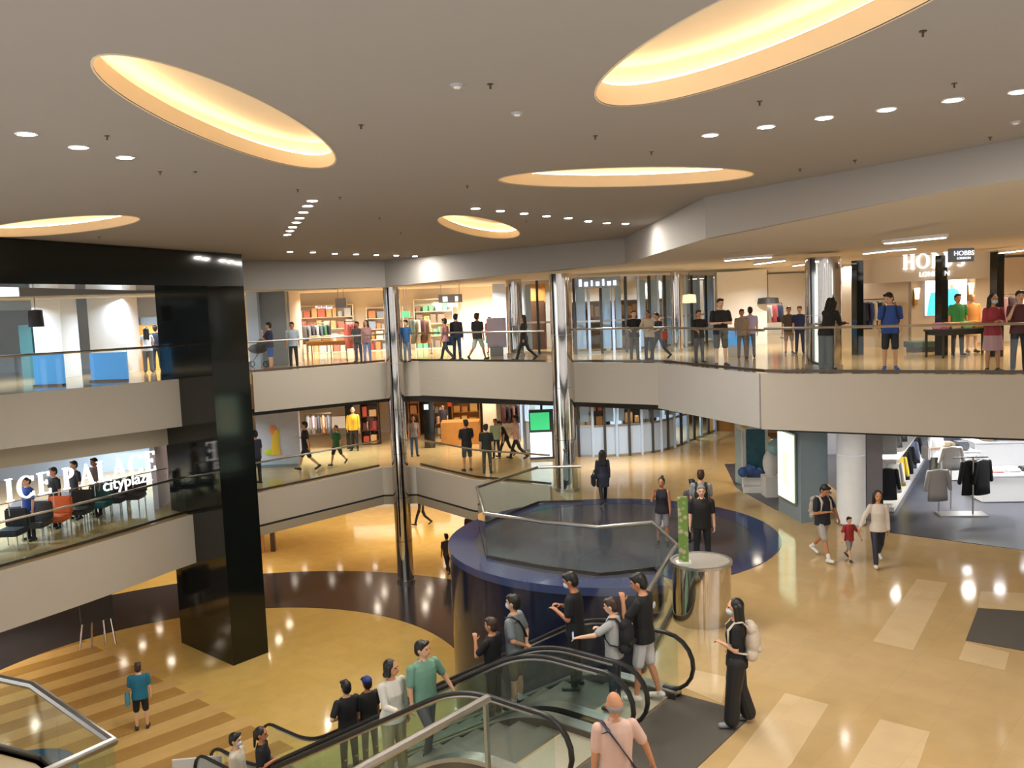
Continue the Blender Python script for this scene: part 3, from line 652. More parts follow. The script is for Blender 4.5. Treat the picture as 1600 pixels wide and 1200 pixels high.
def handbag(info, label, col, side=1, size=(.09, .2, .16), z=.78, name='shoulder_bag', cat='bag', y=-.02):
    def mk(t, fx):
        mb = MB(); mb.box((side * .3, y, z), (size[0], size[1] * 2, size[2] * 2)); bmesh.ops.bevel(mb.bm, geom=mb.bm.edges[:], offset=.03, segments=2, affect='EDGES'); fx(mb).build('bag', cm(col, .6), t, True, local=True)
        mb = MB(); mb.tube([(side * .3, y + size[1] * .7, z + size[2]), (side * .27, y + .05, z + size[2] + .16), (side * .27, y - .05, z + size[2] + .16), (side * .3, y - size[1] * .7, z + size[2])], .012, 6); fx(mb).build('handle', cm(col, .6), t, True, local=True)
    return carry(info, name, label, cat, mk)
def phone(info, side, label):
    sh, el, wr, fo, sgn = info['AR'][0 if side > 0 else 1]
    c = wr + fo * .1 + Vector((0, .01, .035)); t = MB(); t.box((c.x, c.y, c.z), (.07, .012, .14)); 
    for v in t.bm.verts: v.co = info['S'](v.co)
    th = thing('phone', label, 'phone', info['pos']); th.rotation_euler = (0, 0, info['yaw'])
    bmesh.ops.bevel(t.bm, geom=t.bm.edges[:], offset=.004, segments=1, affect='EDGES')
    t.build('case', M_GREYD, th, local=True)
    c2 = MB(); c2.box((c.x, c.y - .0075, c.z), (.062, .002, .13))
    for v in c2.bm.verts: v.co = info['S'](v.co)
    c2.build('screen', mat('phone_screen', (.05, .06, .08), .1, emit=(.6, .75, 1), es=.6), th, local=True)

# ------------------------------------------------------------------ the people in the photo
def PP(label, x, yh, yf, z, yaw, hmin=1.5, hmax=1.84, Y=None, **k):
    p = at(x, yf, z) if Y is None else atY(x, yf, Y); q_ = 1.0 if not (z == L2 and 690 < x < 1180) else (p[1] + .42) / p[1]; p = (float(p[0]) * q_, float(p[1]) * q_, z)
    h = k.pop('h', None) or max(hmin, min(hmax, zon(x, yh, p) - z))
    return person(label, p, h, yaw, **k)
def PE_(label, s, t, h, yaw, **k):
    x, y = EP(s, t); z = zline(s) if s > 1.02 else L1 + .035
    return person(label, (x, y, z + .004), h, yaw, **k)
BK, NV = '17181b', '20263f'
# escalator going down
_, i = PE_('man in black t-shirt with grey print and white shorts, first on the down escalator', .56, .42, 1.87, 62, shirt=BK, pants='cfd0d4', leg='shorts', arms=('down', 'face'), legs='step', shoe='d8d4cc', near=True, back_print='b9bcc6', tilt=18)
_, i = PE_('man in grey t-shirt wearing a black backpack on the down escalator', .8, .84, 1.6, 66, shirt='a9abad', pants='2b303d', arms=('phone', 'reach'), legs='stand', near=True, haircol='brown', tilt=10)
backpack(i, 'black backpack on the man in grey t-shirt on the escalator', '1b1b1e')
phone(i, -1, 'phone in the raised hand of the man with black backpack')
_, i = PE_('masked man all in black with bushy hair on the down escalator', 1.76, .42, 1.82, 70, shirt='15171f', pants='1d1c1a', arms=('phone', 'phone'), mask=True, near=True, tilt=16)
_, i = PE_('masked man in grey t-shirt with hands behind back on the down escalator', 2.88, .5, 1.86, 66, shirt='7d868c', pants='6b5a48', leg='shorts', arms=('back', 'back'), mask=True, near=True, strap='1c1c20', socks='d9d9d9')
_, i = PE_('boy in black t-shirt holding a hand to his face on the down escalator', 3.0, .92, 1.66, 62, shirt='131418', pants='17181c', arms=('down', 'face'), near=True, haircol='brown')
_, i = PE_('person in black top with bare forearms, lower down the down escalator', 6.8, .75, 1.84, 40, shirt='191a1c', pants='3a352c', arms=('fwd', 'hip'), near=True)
_, i = PE_('person in black wearing a dark blue cap, lower down the down escalator', 6.72, .3, 1.72, 40, shirt='1c1d1d', pants='36322c', cap_col='22357c', near=True)
# escalator going up
_, i = PE_('man in green polo shirt holding the far handrail on the up escalator', 3.36, 2.1, 1.82, -138, shirt='6f9a86', pants='3d4652', arms=('down', 'side'), legs='climb', near=True, collar=True, turn=28, build=1.1)
_, i = PE_('woman in white blouse and khaki trousers on the up escalator', 3.68, 2.45, 1.75, -135, shirt='d9d4ca', pants='a39a72', hair='bob', sex='f', sleeve='long', arms=('fwd', 'down'), near=True, wide=.02, turn=30, build=1.1)
_, i = PE_('masked person in cream patterned shirt low on the up escalator', 8.35, 2.15, 1.86, -95, shirt='d5ccb8', pants='3a3a40', mask=True, near=True, sleeve='long')
_, i = PE_('woman in black top low on the up escalator', 6.85, 2.6, 1.72, -88, shirt='18181b', pants='2c2c30', hair='tail', sex='f', arms=('hold', 'down'), near=True)
# middle floor, near
_, i = PP('woman in black with long hair and mask standing right of the escalators', 1152, 938, 1133, L1, 82, shirt='131316', pants='1b1b1d', hair='long', sex='f', mask=True, arms=('low', 'hold'), legs='step', near=True, wide=.04, shoe='8d9096', apron='b9b4a4')
backpack(i, 'cream backpack on the long-haired woman in black', 'cdbfae')
phone(i, 1, 'phone held low by the long-haired woman in black')
p = atY(955, 1240, 9.05)
_, i = person('bald man in pale pink shirt with dark strap across his back, bottom of the picture', (.93, 8.85, 0), 1.75, 10, shirt='d9b6a8', pants='2a2d3a', hair='bald', haircol='grey', strap='2b3145', near=True, build=1.0, arms=('low', 'down'), collar=True), None
# middle floor, platform
_, i = PP('man in black polo and black trousers standing behind the chrome pedestal', 1098, 764, 884, L1, 172, h=1.76, shirt='131315', pants='161719', near=True, build=1.1, arms=('down', 'down'), collar=True, haircol='grey')
_, i = PP('woman in black tank top and grey shorts raising a hand on the round platform', 1036, 760, 851, L1, 158, h=1.6, shirt='1d1b26', pants='8f8c92', leg='shorts', hair='bun', sex='f', sleeve='none', arms=('face', 'down'))
_, i = PP('man in grey shirt with backpack walking away beyond the pedestal', 1097, 738, 850, L1, -12, h=1.76, shirt='8f9095', pants='c5c5c5', leg='shorts', haircol='brown')
backpack(i, 'black backpack on the man in grey beyond the pedestal', '1e2420')
_, i = PP('boy in dark patterned shirt beside the man with the backpack', 1083, 752, 846, L1, 10, h=1.5, shirt='55525a', pants='23242a')
_, i = PP('woman in long navy coat walking away with a black bag', 943, 704, 788, L1, 4, shirt='26283a', pants='15161a', hair='long', sex='f', sleeve='long', legs='walk', hem=.6, hmin=1.6)
handbag(i, 'black bag carried by the woman in the navy coat', '121216', -1, (.12, .17, .17), .82)
_, i = PP('man in black t-shirt and grey shorts looking down, holding the child', 1286, 757, 874, L1, 205, h=1.72, shirt='1b1f2b', pants='a7a19a', leg='shorts', arms=('hold', 'low'), legs='walk', shoe='dddddd', socks='e5e5e5', tilt=28, near=True)
backpack(i, 'pale strapped backpack on the father holding the child', 'a9a297', 'c9c2b6')
_, i = PP('toddler in red t-shirt walking between the two parents', 1327, 810, 876, L1, 190, h=.98, shirt='9b2a2d', pants='8d8f8f', leg='shorts', arms=('side', 'side'), legs='walk', near=True)
_, i = PP('woman in cream jumper and dark jeans walking beside the toddler', 1372, 768, 883, L1, 170, h=1.63, shirt='d6cdc3', pants='23273a', hair='long', sex='f', sleeve='long', arms=('low', 'down'), legs='walk', shoe='e0dcd6', near=True)
_, i = PP('shop worker in white t-shirt with arms crossed and tote bag in the shop', 1461, 680, 757, L1, 190, h=1.72, shirt='e2e2e4', pants='5b594c', arms=('cross', 'cross'), shoe='d9d9d9')
handbag(i, 'white tote bag on the shop worker with arms crossed', 'e0dfdc', 1, (.07, .2, .2), .98)
# middle floor, behind the balconies
_, i = PP('person in navy top just right of the black pillar on the middle balcony', 402, 655, 742, L1, 60, shirt='1c2234', pants='24262e', Y=29.8)
_, i = PP('person in black t-shirt striding along the middle balcony', 480, 657, 735, L1, 95, shirt='1f1c22', pants='1c1a1e', leg='shorts', legs='walk', arms=('phone', 'swingb'), shoe='3a3236')
_, i = PP('person in green top and black shorts on the middle balcony', 528, 663, 727, L1, 150, shirt='2f6a3c', pants='1a1a1d', leg='shorts', legs='walk', sex='f', hair='tail')
_, i = PP('person in dark clothes near the red shop shelf on the middle floor', 583, 652, 694, L1, 200, shirt='4a2a28', pants='1c1c20')
_, i = PP('woman in grey top and blue jeans right of the corner column, middle floor', 648, 650, 713, L1, 200, shirt='8d8488', pants='3c5f86', sex='f', hair='long')
_, i = PP('person in black vest with red shirt hem before the bookshop', 694, 638, 684, L1, 175, shirt='3a3540', pants='17171a')
_, i = PP('person in black tee and dark shorts standing at the middle balcony', 731, 656, 736, L1, 25, shirt='17181a', pants='2f3a36', leg='shorts', arms=('hold', 'hold'), hmin=1.66)
_, i = PP('man in dark green seen from behind at the middle balcony', 762, 663, 740, L1, -5, shirt='1c2220', pants='4a4f45', hmin=1.6)
_, i = PP('person in pale green top behind the group on the middle balcony', 776, 665, 716, L1, 170, shirt='a9bf9a', pants='23252b')
_, i = PP('person in black bending over in the middle balcony group', 791, 660, 714, L1, 120, shirt='18181c', pants='1f2026', lean=25, legs='walk')
_, i = PP('person in pale pink top and black trousers walking left on the middle floor', 808, 652, 718, L1, 75, shirt='d9b7b2', pants='17171b', legs='walk', arms=('swingf', 'swingb'), hmin=1.7)
# ground floor
_, i = PP('person in teal t-shirt and black shorts alone on the striped ground floor', 223, 1035, 1139, L0, 20, shirt='1b6f8c', pants='17181c', leg='shorts', arms=('down', 'hold'), near=True, haircol='brown', shoe='2a2a2e', build=1.08)
handbag(i, 'pale blue bag held by the person in teal', '4f93a8', -1, (.12, .12, .16), .86)
_, i = PP('person with dark jacket walking on the ground floor beside the round drum', 700, 836, 896, L0, 30, shirt='4b3b36', pants='17171b', legs='walk', hmin=1.55)
handbag(i, 'black bag on the person walking beside the round drum', '101014', 1, (.16, .16, .2), 1.0)
_, i = PP('person in black walking under the middle balcony on the ground floor', 659, 757, 821, L0, 110, shirt='17171b', pants='17171b', legs='walk', h=1.7)
_, i = PP('person behind the left edge of the round drum on the ground floor', 737, 797, 862, L0, 0, shirt='4a3f46', pants='23232a', h=1.66)
# upper floor
_, i = PP('woman in white top and grey trousers leaning at the rail inside the portal', 233, 516, 582, L2, 20, shirt='d2d4da', pants='6b6c75', hair='long', sex='f', arms=('rail', 'rail'), lean=8, h=1.62, wide=.02)
_, i = PP('person in dark jacket beside the woman in white inside the portal', 247, 514, 579, L2, 30, shirt='1d2233', pants='2b3147', h=1.66)
_, i = PP('man in navy shirt pushing a pram on the upper balcony', 424, 504, 578, L2, 90, shirt='262d4d', pants='3f63b5', leg='shorts', arms=('fwd', 'face'), shoe='a04a40', hmin=1.62)
_, i = PP('man in pale blue shirt and black trousers on the upper balcony', 460, 508, 575, L2, 185, shirt='b9c9d9', pants='1d1d22', hmin=1.6)
_, i = PP('woman in lilac trousers by the upper shop left of the corner column', 575, 505, 567, L2, 165, shirt='c99a9f', pants='8f93c9', hair='long', sex='f', hmin=1.55)
_, i = PP('person in grey jacket by the pink coats, upper floor', 561, 508, 566, L2, 170, shirt='5d666c', pants='5d5a7c', hmin=1.5)
_, i = PP('person in blue beside the corner column on the upper floor', 637, 512, 566, L2, 150, shirt='2d5f94', pants='6b7f95', hmin=1.5)
_, i = PP('person in pink top carrying a dark bag on the upper balcony', 697, 513, 566, L2, 60, shirt='c98a8f', pants='2c2f36', sex='f', hmin=1.55, legs='walk')
handbag(i, 'dark blue bag carried by the person in pink', '27323d', 1, (.16, .2, .18), .85)
_, i = PP('man in navy jacket and dark jeans on the upper balcony between the columns', 715, 500, 564, L2, -20, shirt='1f1f2c', pants='24345c', sleeve='long', hmin=1.65)
_, i = PP('tall man in black tee and pale shorts on the upper balcony', 748, 492, 565, L2, -35, shirt='141416', pants='b9c4b4', leg='shorts', legs='walk', hmin=1.7)
_, i = PP('girl in pink top and green skirt before the poster on the upper floor', 767, 508, 553, L2, 175, shirt='c96a86', pants='2f8a86', leg='skirt', sex='f', h=1.45)
_, i = PP('woman with long black hair and dark coat at the upper railing', 820, 502, 566, L2, 100, shirt='1b1a1c', pants='1c1c1f', hair='long', sex='f', sleeve='long', legs='walk', hem=.62, hmin=1.58)
_, i = PP('young man in black tee leaning on the railing before the glass front', 992, 485, 566, L2, 185, shirt='18181a', pants='4f4c42', arms=('rail', 'rail'), hmax=1.75)
_, i = PP('woman in beige blouse and black trousers at the upper railing', 1015, 485, 566, L2, 150, shirt='c7b7a0', pants='1c1c20', hair='tail', sex='f', arms=('rail', 'rail'), hmax=1.7, lean=8)
_, i = PP('man in dark tee with orange bag beside the woman in beige', 1030, 487, 564, L2, 120, shirt='2c2c33', pants='343a47', arms=('hold', 'rail'), hmax=1.7, lean=6, legs='walk')
handbag(i, 'orange bag held by the man in dark tee', 'd0522f', -1, (.1, .15, .15), .95)
_, i = PP('man in black tee and grey jeans resting on the upper railing', 1093, 485, 569, L2, 190, shirt='161618', pants='565b66', arms=('rail', 'rail'), hmax=1.72)
_, i = PP('tall man in black tee and dark shorts with arms crossed at the upper railing', 1127, 467, 575, L2, 185, shirt='121214', pants='4a4a45', leg='shorts', arms=('cross', 'cross'), near=True, hmax=1.85, build=1.08)
_, i = PP('man in khaki shirt behind the blue counter', 1160, 484, 563, L2, 175, shirt='8f7d6d', pants='6b625c', hmax=1.7)
_, i = PP('person in lilac shirt seen from behind by the blue counter', 1173, 480, 561, L2, -10, shirt='b7b0dc', pants='5f6472', hmax=1.75)
_, i = PP('person in brown seen far off by the white shop, upper floor', 1233, 482, 553, L2, 170, shirt='54483c', pants='8f6f5a', leg='shorts')
_, i = PP('person in navy beside the thick chrome column', 1250, 480, 553, L2, 160, shirt='27305c', pants='2c3350')
_, i = PP('woman in black with long hair bending over the upper railing at the thick column', 1291, 466, 579, L2, -55, shirt='141416', pants='343a30', hair='long', sex='f', arms=('fwd', 'rail'), lean=22, sleeve='long', near=True, h=1.82, wide=.02)
_, i = PP('man in blue t-shirt and black shorts standing at the upper railing', 1391, 457, 579, L2, 160, shirt='2c4f9c', pants='1d1e22', leg='shorts', arms=('down', 'down'), turn=-40, tilt=18, near=True, hmax=1.86, shoe='2b58a8')
backpack(i, 'small dark backpack on the man in blue t-shirt', '1d2a4c')
_, i = PP('masked woman in red jumper and pink skirt at the upper railing', 1551, 460, 582, L2, 178, shirt='a33a44', pants='c79aa2', leg='skirt', hair='long', sex='f', sleeve='long', arms=('hold', 'hold'), mask=True, near=True, hmax=1.78)
_, i = PP('man in maroon plaid shirt at the right end of the upper railing', 1592, 455, 582, L2, 165, shirt='5a3338', pants='23252c', near=True, hmax=1.84, arms=('face', 'rail'))
_, i = PP('person in green top inside the fashion shop behind the table', 1496, 470, 556, L2, 175, shirt='2f7a3a', pants='2c2c30', h=1.72)
# middle floor at the left, behind the rink sign
for x, Y, sh, lb in [(42, 23.3, '24489c', 'person in bright blue jacket behind the white rink sign'), (85, 24.6, '1c1c22', 'person in black behind the first letters of the rink sign'), (118, 25.6, '26262e', 'tall dark-clothed person behind the middle of the rink sign'), (150, 26.0, '7c6a66', 'person in brown seen through the rink sign letters')]:
    p = atY(x, 760, Y); person(lb, (p[0], Y, L1), 1.72, 150, shirt=sh, pants='22242c')

# ------------------------------------------------------------------ shops and background
def bp(name, m, x0, x1, yt, Y, z0, depth=.3, zt=None, parent=None, label=None, cat=None, group=None):
    """box of real depth standing at distance Y between photo columns x0 and x1, from z0 up to the height seen at row yt"""
    a, b = atY(x0, yt, Y), atY(x1, yt, Y); zt = zt or (a[2] + b[2]) / 2
    o = MB().box(((a[0] + b[0]) / 2, Y + depth / 2, (z0 + zt) / 2), (abs(b[0] - a[0]), depth, zt - z0)).build(name, m, parent)
    if label: tag(o, label, cat, group)
    return o
Z = lambda x, y, Y: float(atY(x, y, Y)[2])
X = lambda x, y, Y: float(atY(x, y, Y)[0])
def wall(n, m, p0, p1, z0, z1, th=.2): return struct(MB().wall([p0, p1], z0, z1, th).build('wall_' + n, m))
# --- upper floor walls
wall('shop_back', M_CREAM, (-17, 41.5), (2.2, 41.5), L2, SO + .05)
wall('rink_upper', M_BLUEW, (-33, 32), (-13.5, 36.5), L2, SO + .05)
struct(bp('wall_pier', M_GREY, 403, 446, 480, 32.8, L2, 2.2, SO)); struct(bp('wall_pier', M_BLUEW, 385, 402, 480, 32.5, L2, 2.2, SO))
struct(bp('wall_pier', M_CREAM, 446, 452, 480, 33.2, L2, 1.8, SO))
wall('lobby_upper', M_WHITE, (8.0, 34), (9.9, 34), L2, SO + .05); wall('arcade_upper', M_WHITE, (9.9, 42), (16, 42), L2, SO + .05)
wall('arcade_side', M_CREAM, (9.9, 34.2), (9.9, 42), L2, SO + .05, .15)
wall('arcade_return', M_CREAM, (14.2, 29.5), (14.2, 42), L2, SO + .05, -.15)
wall('fashion', M_CREAM, (10.6, 30), (24, 30), L2, SO + .05)
wall('fashion_far', M_CREAM, (22, 14), (22, 30), L2, SO + .05, -.15)
# ceiling strips seen over the upper walkway
k = 0
for x0, y0, x1, y1 in [(1382, 376, 1430, 371), (1428, 371, 1478, 366), (1350, 393, 1392, 388), (1392, 388, 1432, 385), (1133, 404, 1165, 401), (1165, 401, 1206, 398), (1180, 410, 1225, 404), (1240, 413, 1262, 410), (1060, 436, 1120, 432), (1085, 434, 1125, 431),
                       (965, 438, 1020, 434), (770, 452, 800, 450), (785, 449, 812, 447), (815, 439, 848, 437), (490, 459, 518, 458), (387, 455, 408, 455), (1500, 400, 1600, 388), (640, 455, 668, 454), (980, 447, 1000, 446), (930, 442, 968, 440)]:
    a, b = at(x0, y0, SO + .06), at(x1, y1, SO + .06)
    if a[1] > 55 or b[1] > 55: s_ = 50 / max(a[1], b[1]); a, b = a * 1, b * 1; a[:2] *= s_; b[:2] *= s_
    d = math.atan2(b[1] - a[1], b[0] - a[0]); L = math.hypot(b[1] - a[1], b[0] - a[0])
    t = thing('linear_ceiling_light', 'thin linear lamp in the ceiling over the upper walkway', 'ceiling light', ((a[0] + b[0]) / 2, (a[1] + b[1]) / 2, SO), 'linear lamps over the upper walkway')
    MB().box(((a[0] + b[0]) / 2, (a[1] + b[1]) / 2, SO + .04), (L, .12, .06), d).build('housing', M_WHITE, t)
    MB().box(((a[0] + b[0]) / 2, (a[1] + b[1]) / 2, SO + .004), (L - .06, .09, .02), d).build('diffuser', M_STRIP, t)
# --- goods helpers
GARM = {}
def garment(x, y, z, col, label, rz=0.0, ln=.72, wd=.46, group=None, sl=True):
    """a garment on its hanger; z is the rail height"""
    key = (col, round(ln, 2), round(wd, 2), sl)
    if key not in GARM:
        mb = MB(); rr = [(0, wd * .42, .045), (-.03, wd * .5, .06), (-.25, wd * .46, .075), (-ln * .7, wd * .47, .08), (-ln, wd * .5, .09), (-ln + .01, wd * .46, .07)]
        oval(mb, [(zz - .1, a, b, 0, 0) for zz, a, b in [(0.02, wd * .12, .04)] + rr], n=14)
        if sl:
            for e in (-1, 1): cap(mb, (e * wd * .44, 0, -.15), (e * wd * .6, .0, -.1 - ln * .62), .06, .05, 8)
        me = mb.build('garment_mesh', cm(col, .8), smooth='all'); GARM[key] = [me.data]; bpy.data.objects.remove(me)
        mb = MB(); mb.tube([(-wd * .38, 0, -.1), (0, 0, -.05), (wd * .38, 0, -.1)], .008, 5); mb.tube([(0, 0, -.05), (0, 0, 0), (.02, 0, .025), (.03, 0, .0)], .005, 5)
        me = mb.build('hanger', M_STEEL); GARM[key].append(me.data); bpy.data.objects.remove(me)
    o = bpy.data.objects.new('hanging_garment', GARM[key][0]); COL.objects.link(o); o.location = (x, y, z); o.rotation_euler = (0, 0, rz); tag(o, label, 'clothing', group)
    h = bpy.data.objects.new('hanger', GARM[key][1]); COL.objects.link(h); h.parent = o
    return o
def clothes_rack(p0, p1, z0, h, label, cols, desc, group, foot=True, ln=.72):
    a, b = Vector(p0), Vector(p1); t = thing('clothes_rack', label, 'clothes rack', ((a.x + b.x) / 2, (a.y + b.y) / 2, z0)); d = (b - a).normalized(); nn = Vector((-d.y, d.x)); rz = math.atan2(d.y, d.x) + PI / 2
    MB().tube([(a.x, a.y, z0 + h), (b.x, b.y, z0 + h)], .016, 8).build('rail', M_STEELD, t)
    for q in (a, b):
        MB().tube([(q.x, q.y, z0), (q.x, q.y, z0 + h)], .016, 8).build('upright', M_STEELD, t)
        MB().box((q.x, q.y, z0 + .015), (.04, .5, .03), rz - PI / 2).build('foot', M_STEELD, t)
    n = len(cols)
    for i, c in enumerate(cols):
        q = a.lerp(b, (i + .5) / n); garment(q.x, q.y, z0 + h + .0, c[0], '%s %s on the %s' % (c[1], desc, group), rz + PI + .25, ln, group='clothes on the ' + group)
def table(p, z0, size, rz, m, label, h=.75, leg_m=None):
    t = thing('display_table', label, 'table', (*p, z0)); c, s = math.cos(rz), math.sin(rz)
    MB().box((*p, z0 + h - .03), (size[0], size[1], .06), rz).build('table_top', m, t)
    MB().box((*p, z0 + h - .11), (size[0] - .1, size[1] - .1, .1), rz).build('apron', m, t)
    for u in (-1, 1):
        for v in (-1, 1):
            x, y = u * (size[0] / 2 - .05), v * (size[1] / 2 - .05); MB().box((p[0] + x * c - y * s, p[1] + x * s + y * c, z0 + (h - .06) / 2), (.05, .05, h - .06), rz).build('leg', leg_m or m, t)
    return t
def shelf(x0, x1, Y, z0, h, label, m, cols, goods, n=4, depth=.4):
    """shelf unit against a wall with boxes and folded goods"""
    xa, xb = x0, x1; t = thing('shelf_unit', label, 'shelf', ((xa + xb) / 2, Y, z0))
    MB().box(((xa + xb) / 2, Y + depth - .01, z0 + h / 2), (xb - xa, .02, h)).build('back_panel', m, t)
    for q in (xa + .015, xb - .015): MB().box((q, Y + depth / 2, z0 + h / 2), (.03, depth, h)).build('side_panel', m, t)
    for k in range(n + 1): MB().box(((xa + xb) / 2, Y + depth / 2, z0 + .02 + (h - .04) * k / n), (xb - xa - .06, depth - .03, .03)).build('shelf_board', m, t)
    rnd = random.Random(int(xa * 10)); 
    for k in range(n):
        x = xa + .08; zb = z0 + .035 + (h - .04) * k / n; av = (h - .04) / n - .08
        while x < xb - .35:
            wd = rnd.uniform(.18, .38); hh = av * rnd.uniform(.5, .95); c = rnd.choice(cols)
            o = MB().box((x + wd / 2, Y + .17, zb + hh / 2), (wd * .92, .26, hh)); bmesh.ops.bevel(o.bm, geom=o.bm.edges[:], offset=.015, segments=1, affect='EDGES')
            tag(o.build('shop_goods', cm(c)), 'small article for sale on the ' + goods, 'goods', 'articles on the ' + goods); x += wd + rnd.uniform(.0, .1)
# --- upper floor, shop left of the corner column
shelf(-10.3, -7.2, 40.9, L2, 2.2, 'pale shelf unit on the back wall of the upper left shop', M_CREAM, ['d9b98a', 'c97a6a', 'b9c4cf', 'e8dcc8'], 'pale upper shop shelf')
shelf(-6.6, -4.9, 40.9, L2, 2.0, 'narrow pale shelf unit near the corner column, upper shop', M_CREAM, ['c98a5f', 'd9463c', 'e8dcc8', '8f9fb9'], 'narrow upper shop shelf')
shelf(-4.4, -2.6, 40.9, L2, 2.3, 'tall shelf unit right of the corner column in the upper shop', M_CREAM, ['6fb98f', 'c9b06a', '8a7a6c', 'e8dcc8'], 'tall upper shop shelf')
clothes_rack((X(472, 520, 36), 36), (X(513, 520, 36), 36.3), L2, 1.45, 'long clothes rack of grey garments in the upper left shop', [('6b6660', 'brown'), ('8d8f92', 'grey'), ('4d4f55', 'dark grey'), ('9fa6ae', 'pale grey'), ('5f6a72', 'slate'), ('47795a', 'green'), ('2d2f33', 'black')], 'garment', 'grey rack in the upper left shop')
clothes_rack((X(540, 520, 34.5), 34.5), (X(556, 520, 34.5), 34.6), L2, 1.5, 'short rack of pink and purple coats in the upper left shop', [('e8847f', 'coral'), ('ea8f88', 'salmon'), ('8f2f57', 'magenta')], 'coat', 'short pink rack in the upper shop', ln=.95)
table((X(516, 545, 34.2), 35.3), L2, (2.2, .9), 0, M_WOOD, 'wooden display table of beige goods in the upper left shop')
for k, (dx, c, n) in enumerate([(-.8, 'd9c29a', 'beige'), (-.3, 'c9ad7a', 'tan'), (.25, 'e5d9c2', 'cream'), (.75, 'b98f5a', 'brown')]):
    o = MB().box((X(516, 545, 34.2) + dx, 35.3, L2 + .75 + .11), (.38, .5, .22)); bmesh.ops.bevel(o.bm, geom=o.bm.edges[:], offset=.03, segments=2, affect='EDGES')
    tag(o.build('folded_stack', cm(c)), n + ' folded stack on the wooden table in the upper left shop', 'folded clothes', 'folded stacks on the wooden table')
clothes_rack((X(640, 520, 36.5), 36.5), (X(672, 520, 36.5), 36.7), L2, 1.5, 'rack with green and burgundy clothes right of the corner column', [('5d6a5f', 'grey-green'), ('d9d0c0', 'cream'), ('6b4a4a', 'burgundy'), ('b99a80', 'sand')], 'garment', 'rack right of the corner column', ln=.95)
def hanging_sign(x0, x1, y0, y1, Y, m, label, bars=()):
    xa, xb = X(x0, y0, Y), X(x1, y0, Y); za, zb = Z((x0 + x1) / 2, y1, Y), Z((x0 + x1) / 2, y0, Y)
    t = thing('hanging_sign', label, 'sign', ((xa + xb) / 2, Y, za))
    MB().box(((xa + xb) / 2, Y, (za + zb) / 2), (xb - xa, .12, zb - za)).build('panel', m, t)
    for q in (xa + .1, xb - .1): MB().tube([(q, Y, zb), (q, Y, SO + .08)], .012, 6).build('hanger_rod', M_STEEL, t)
    for u0, u1, v0, v1 in bars: MB().box((xa + (xb - xa) * (u0 + u1) / 2, Y - .07, za + (zb - za) * (v0 + v1) / 2), ((xb - xa) * (u1 - u0), .02, (zb - za) * (v1 - v0))).build('symbol', M_LETTER, t)
M_SIGNG = mat('sign_grey', hexlin('a9a6a8'), .4)
hanging_sign(524, 541, 466, 481, 33.5, M_SIGNG, 'small grey hanging sign in the upper left shop front')
hanging_sign(685, 722, 460, 473, 33.0, M_SIGNG, 'grey hanging sign with pale symbols between the two chrome columns', [(.18, .38, .15, .75), (.7, .82, .15, .75)])
hanging_sign(628, 640, 486, 496, 36.0, mat('exit_green', hexlin('6cc79a'), .4, emit=(.1, .6, .3), es=.5), 'small green sign beside the corner chrome column')
for x0, x1, y0, y1, lb in [(492, 520, 478, 486, 'pale blue shop name letters in the upper left shop'), (677, 712, 473, 479, 'pale shop name letters on the cream wall between the columns'), (902, 965, 437, 448, 'pale violet shop name above the glass front on the upper floor')]:
    Y = 41.2 if x0 < 800 else 31.2; n = 7; t = thing('shop_sign', lb, 'sign', (X(x0, y0, Y), Y, Z(x0, y1, Y))); xa, xb, za, zb = X(x0, y0, Y), X(x1, y0, Y), Z(x0, y1, Y), Z(x0, y0, Y)
    MB().box(((xa + xb) / 2, Y + .06, (za + zb) / 2), (xb - xa + .2, .08, zb - za + .15)).build('sign_board', M_CREAM if x0 < 800 else M_GREY, t)
    for i in range(n):
        wl = (xb - xa) / n; hh = (zb - za) * (1, .62, .8, .62, .95, .62, .7)[i]
        MB().box((xa + wl * (i + .5), Y, za + hh / 2), (wl * (.5, .62, .3, .6, .34, .64, .5)[i], .04, hh)).build('letter', emis('violet_letter', (.75, .82, 1), 1.2), t)
    if x0 > 800:
        for q in (xa, xb): MB().tube([(q, Y + .06, zb + .05), (q, Y + .06, SO + .1)], .012, 6).build('hanger_rod', M_STEEL, t)
# poster and lobby doors on the upper floor
t = thing('poster_stand', 'pale lilac poster stand on the upper floor between the columns', 'poster', (X(775, 520, 33.5), 33.5, L2))
bp('poster', mat('lilac_poster', hexlin('cfc6de'), .5), 760, 790, 497, 33.5, L2 + .3, .05, parent=t); MB().box((X(775, 520, 33.5), 33.52, L2 + .16), (.5, .4, .32)).build('foot', M_GREY, t)
struct(bp('door_1', M_WOODD, 828, 850, 470, 36.5, L2, .15)); struct(bp('wall_lobby', M_WOOD, 822, 852, 470, 36.7, L2, .2, SO)); struct(bp('wall_lobby', M_BLUEW, 770, 822, 470, 37, L2, .2, SO))
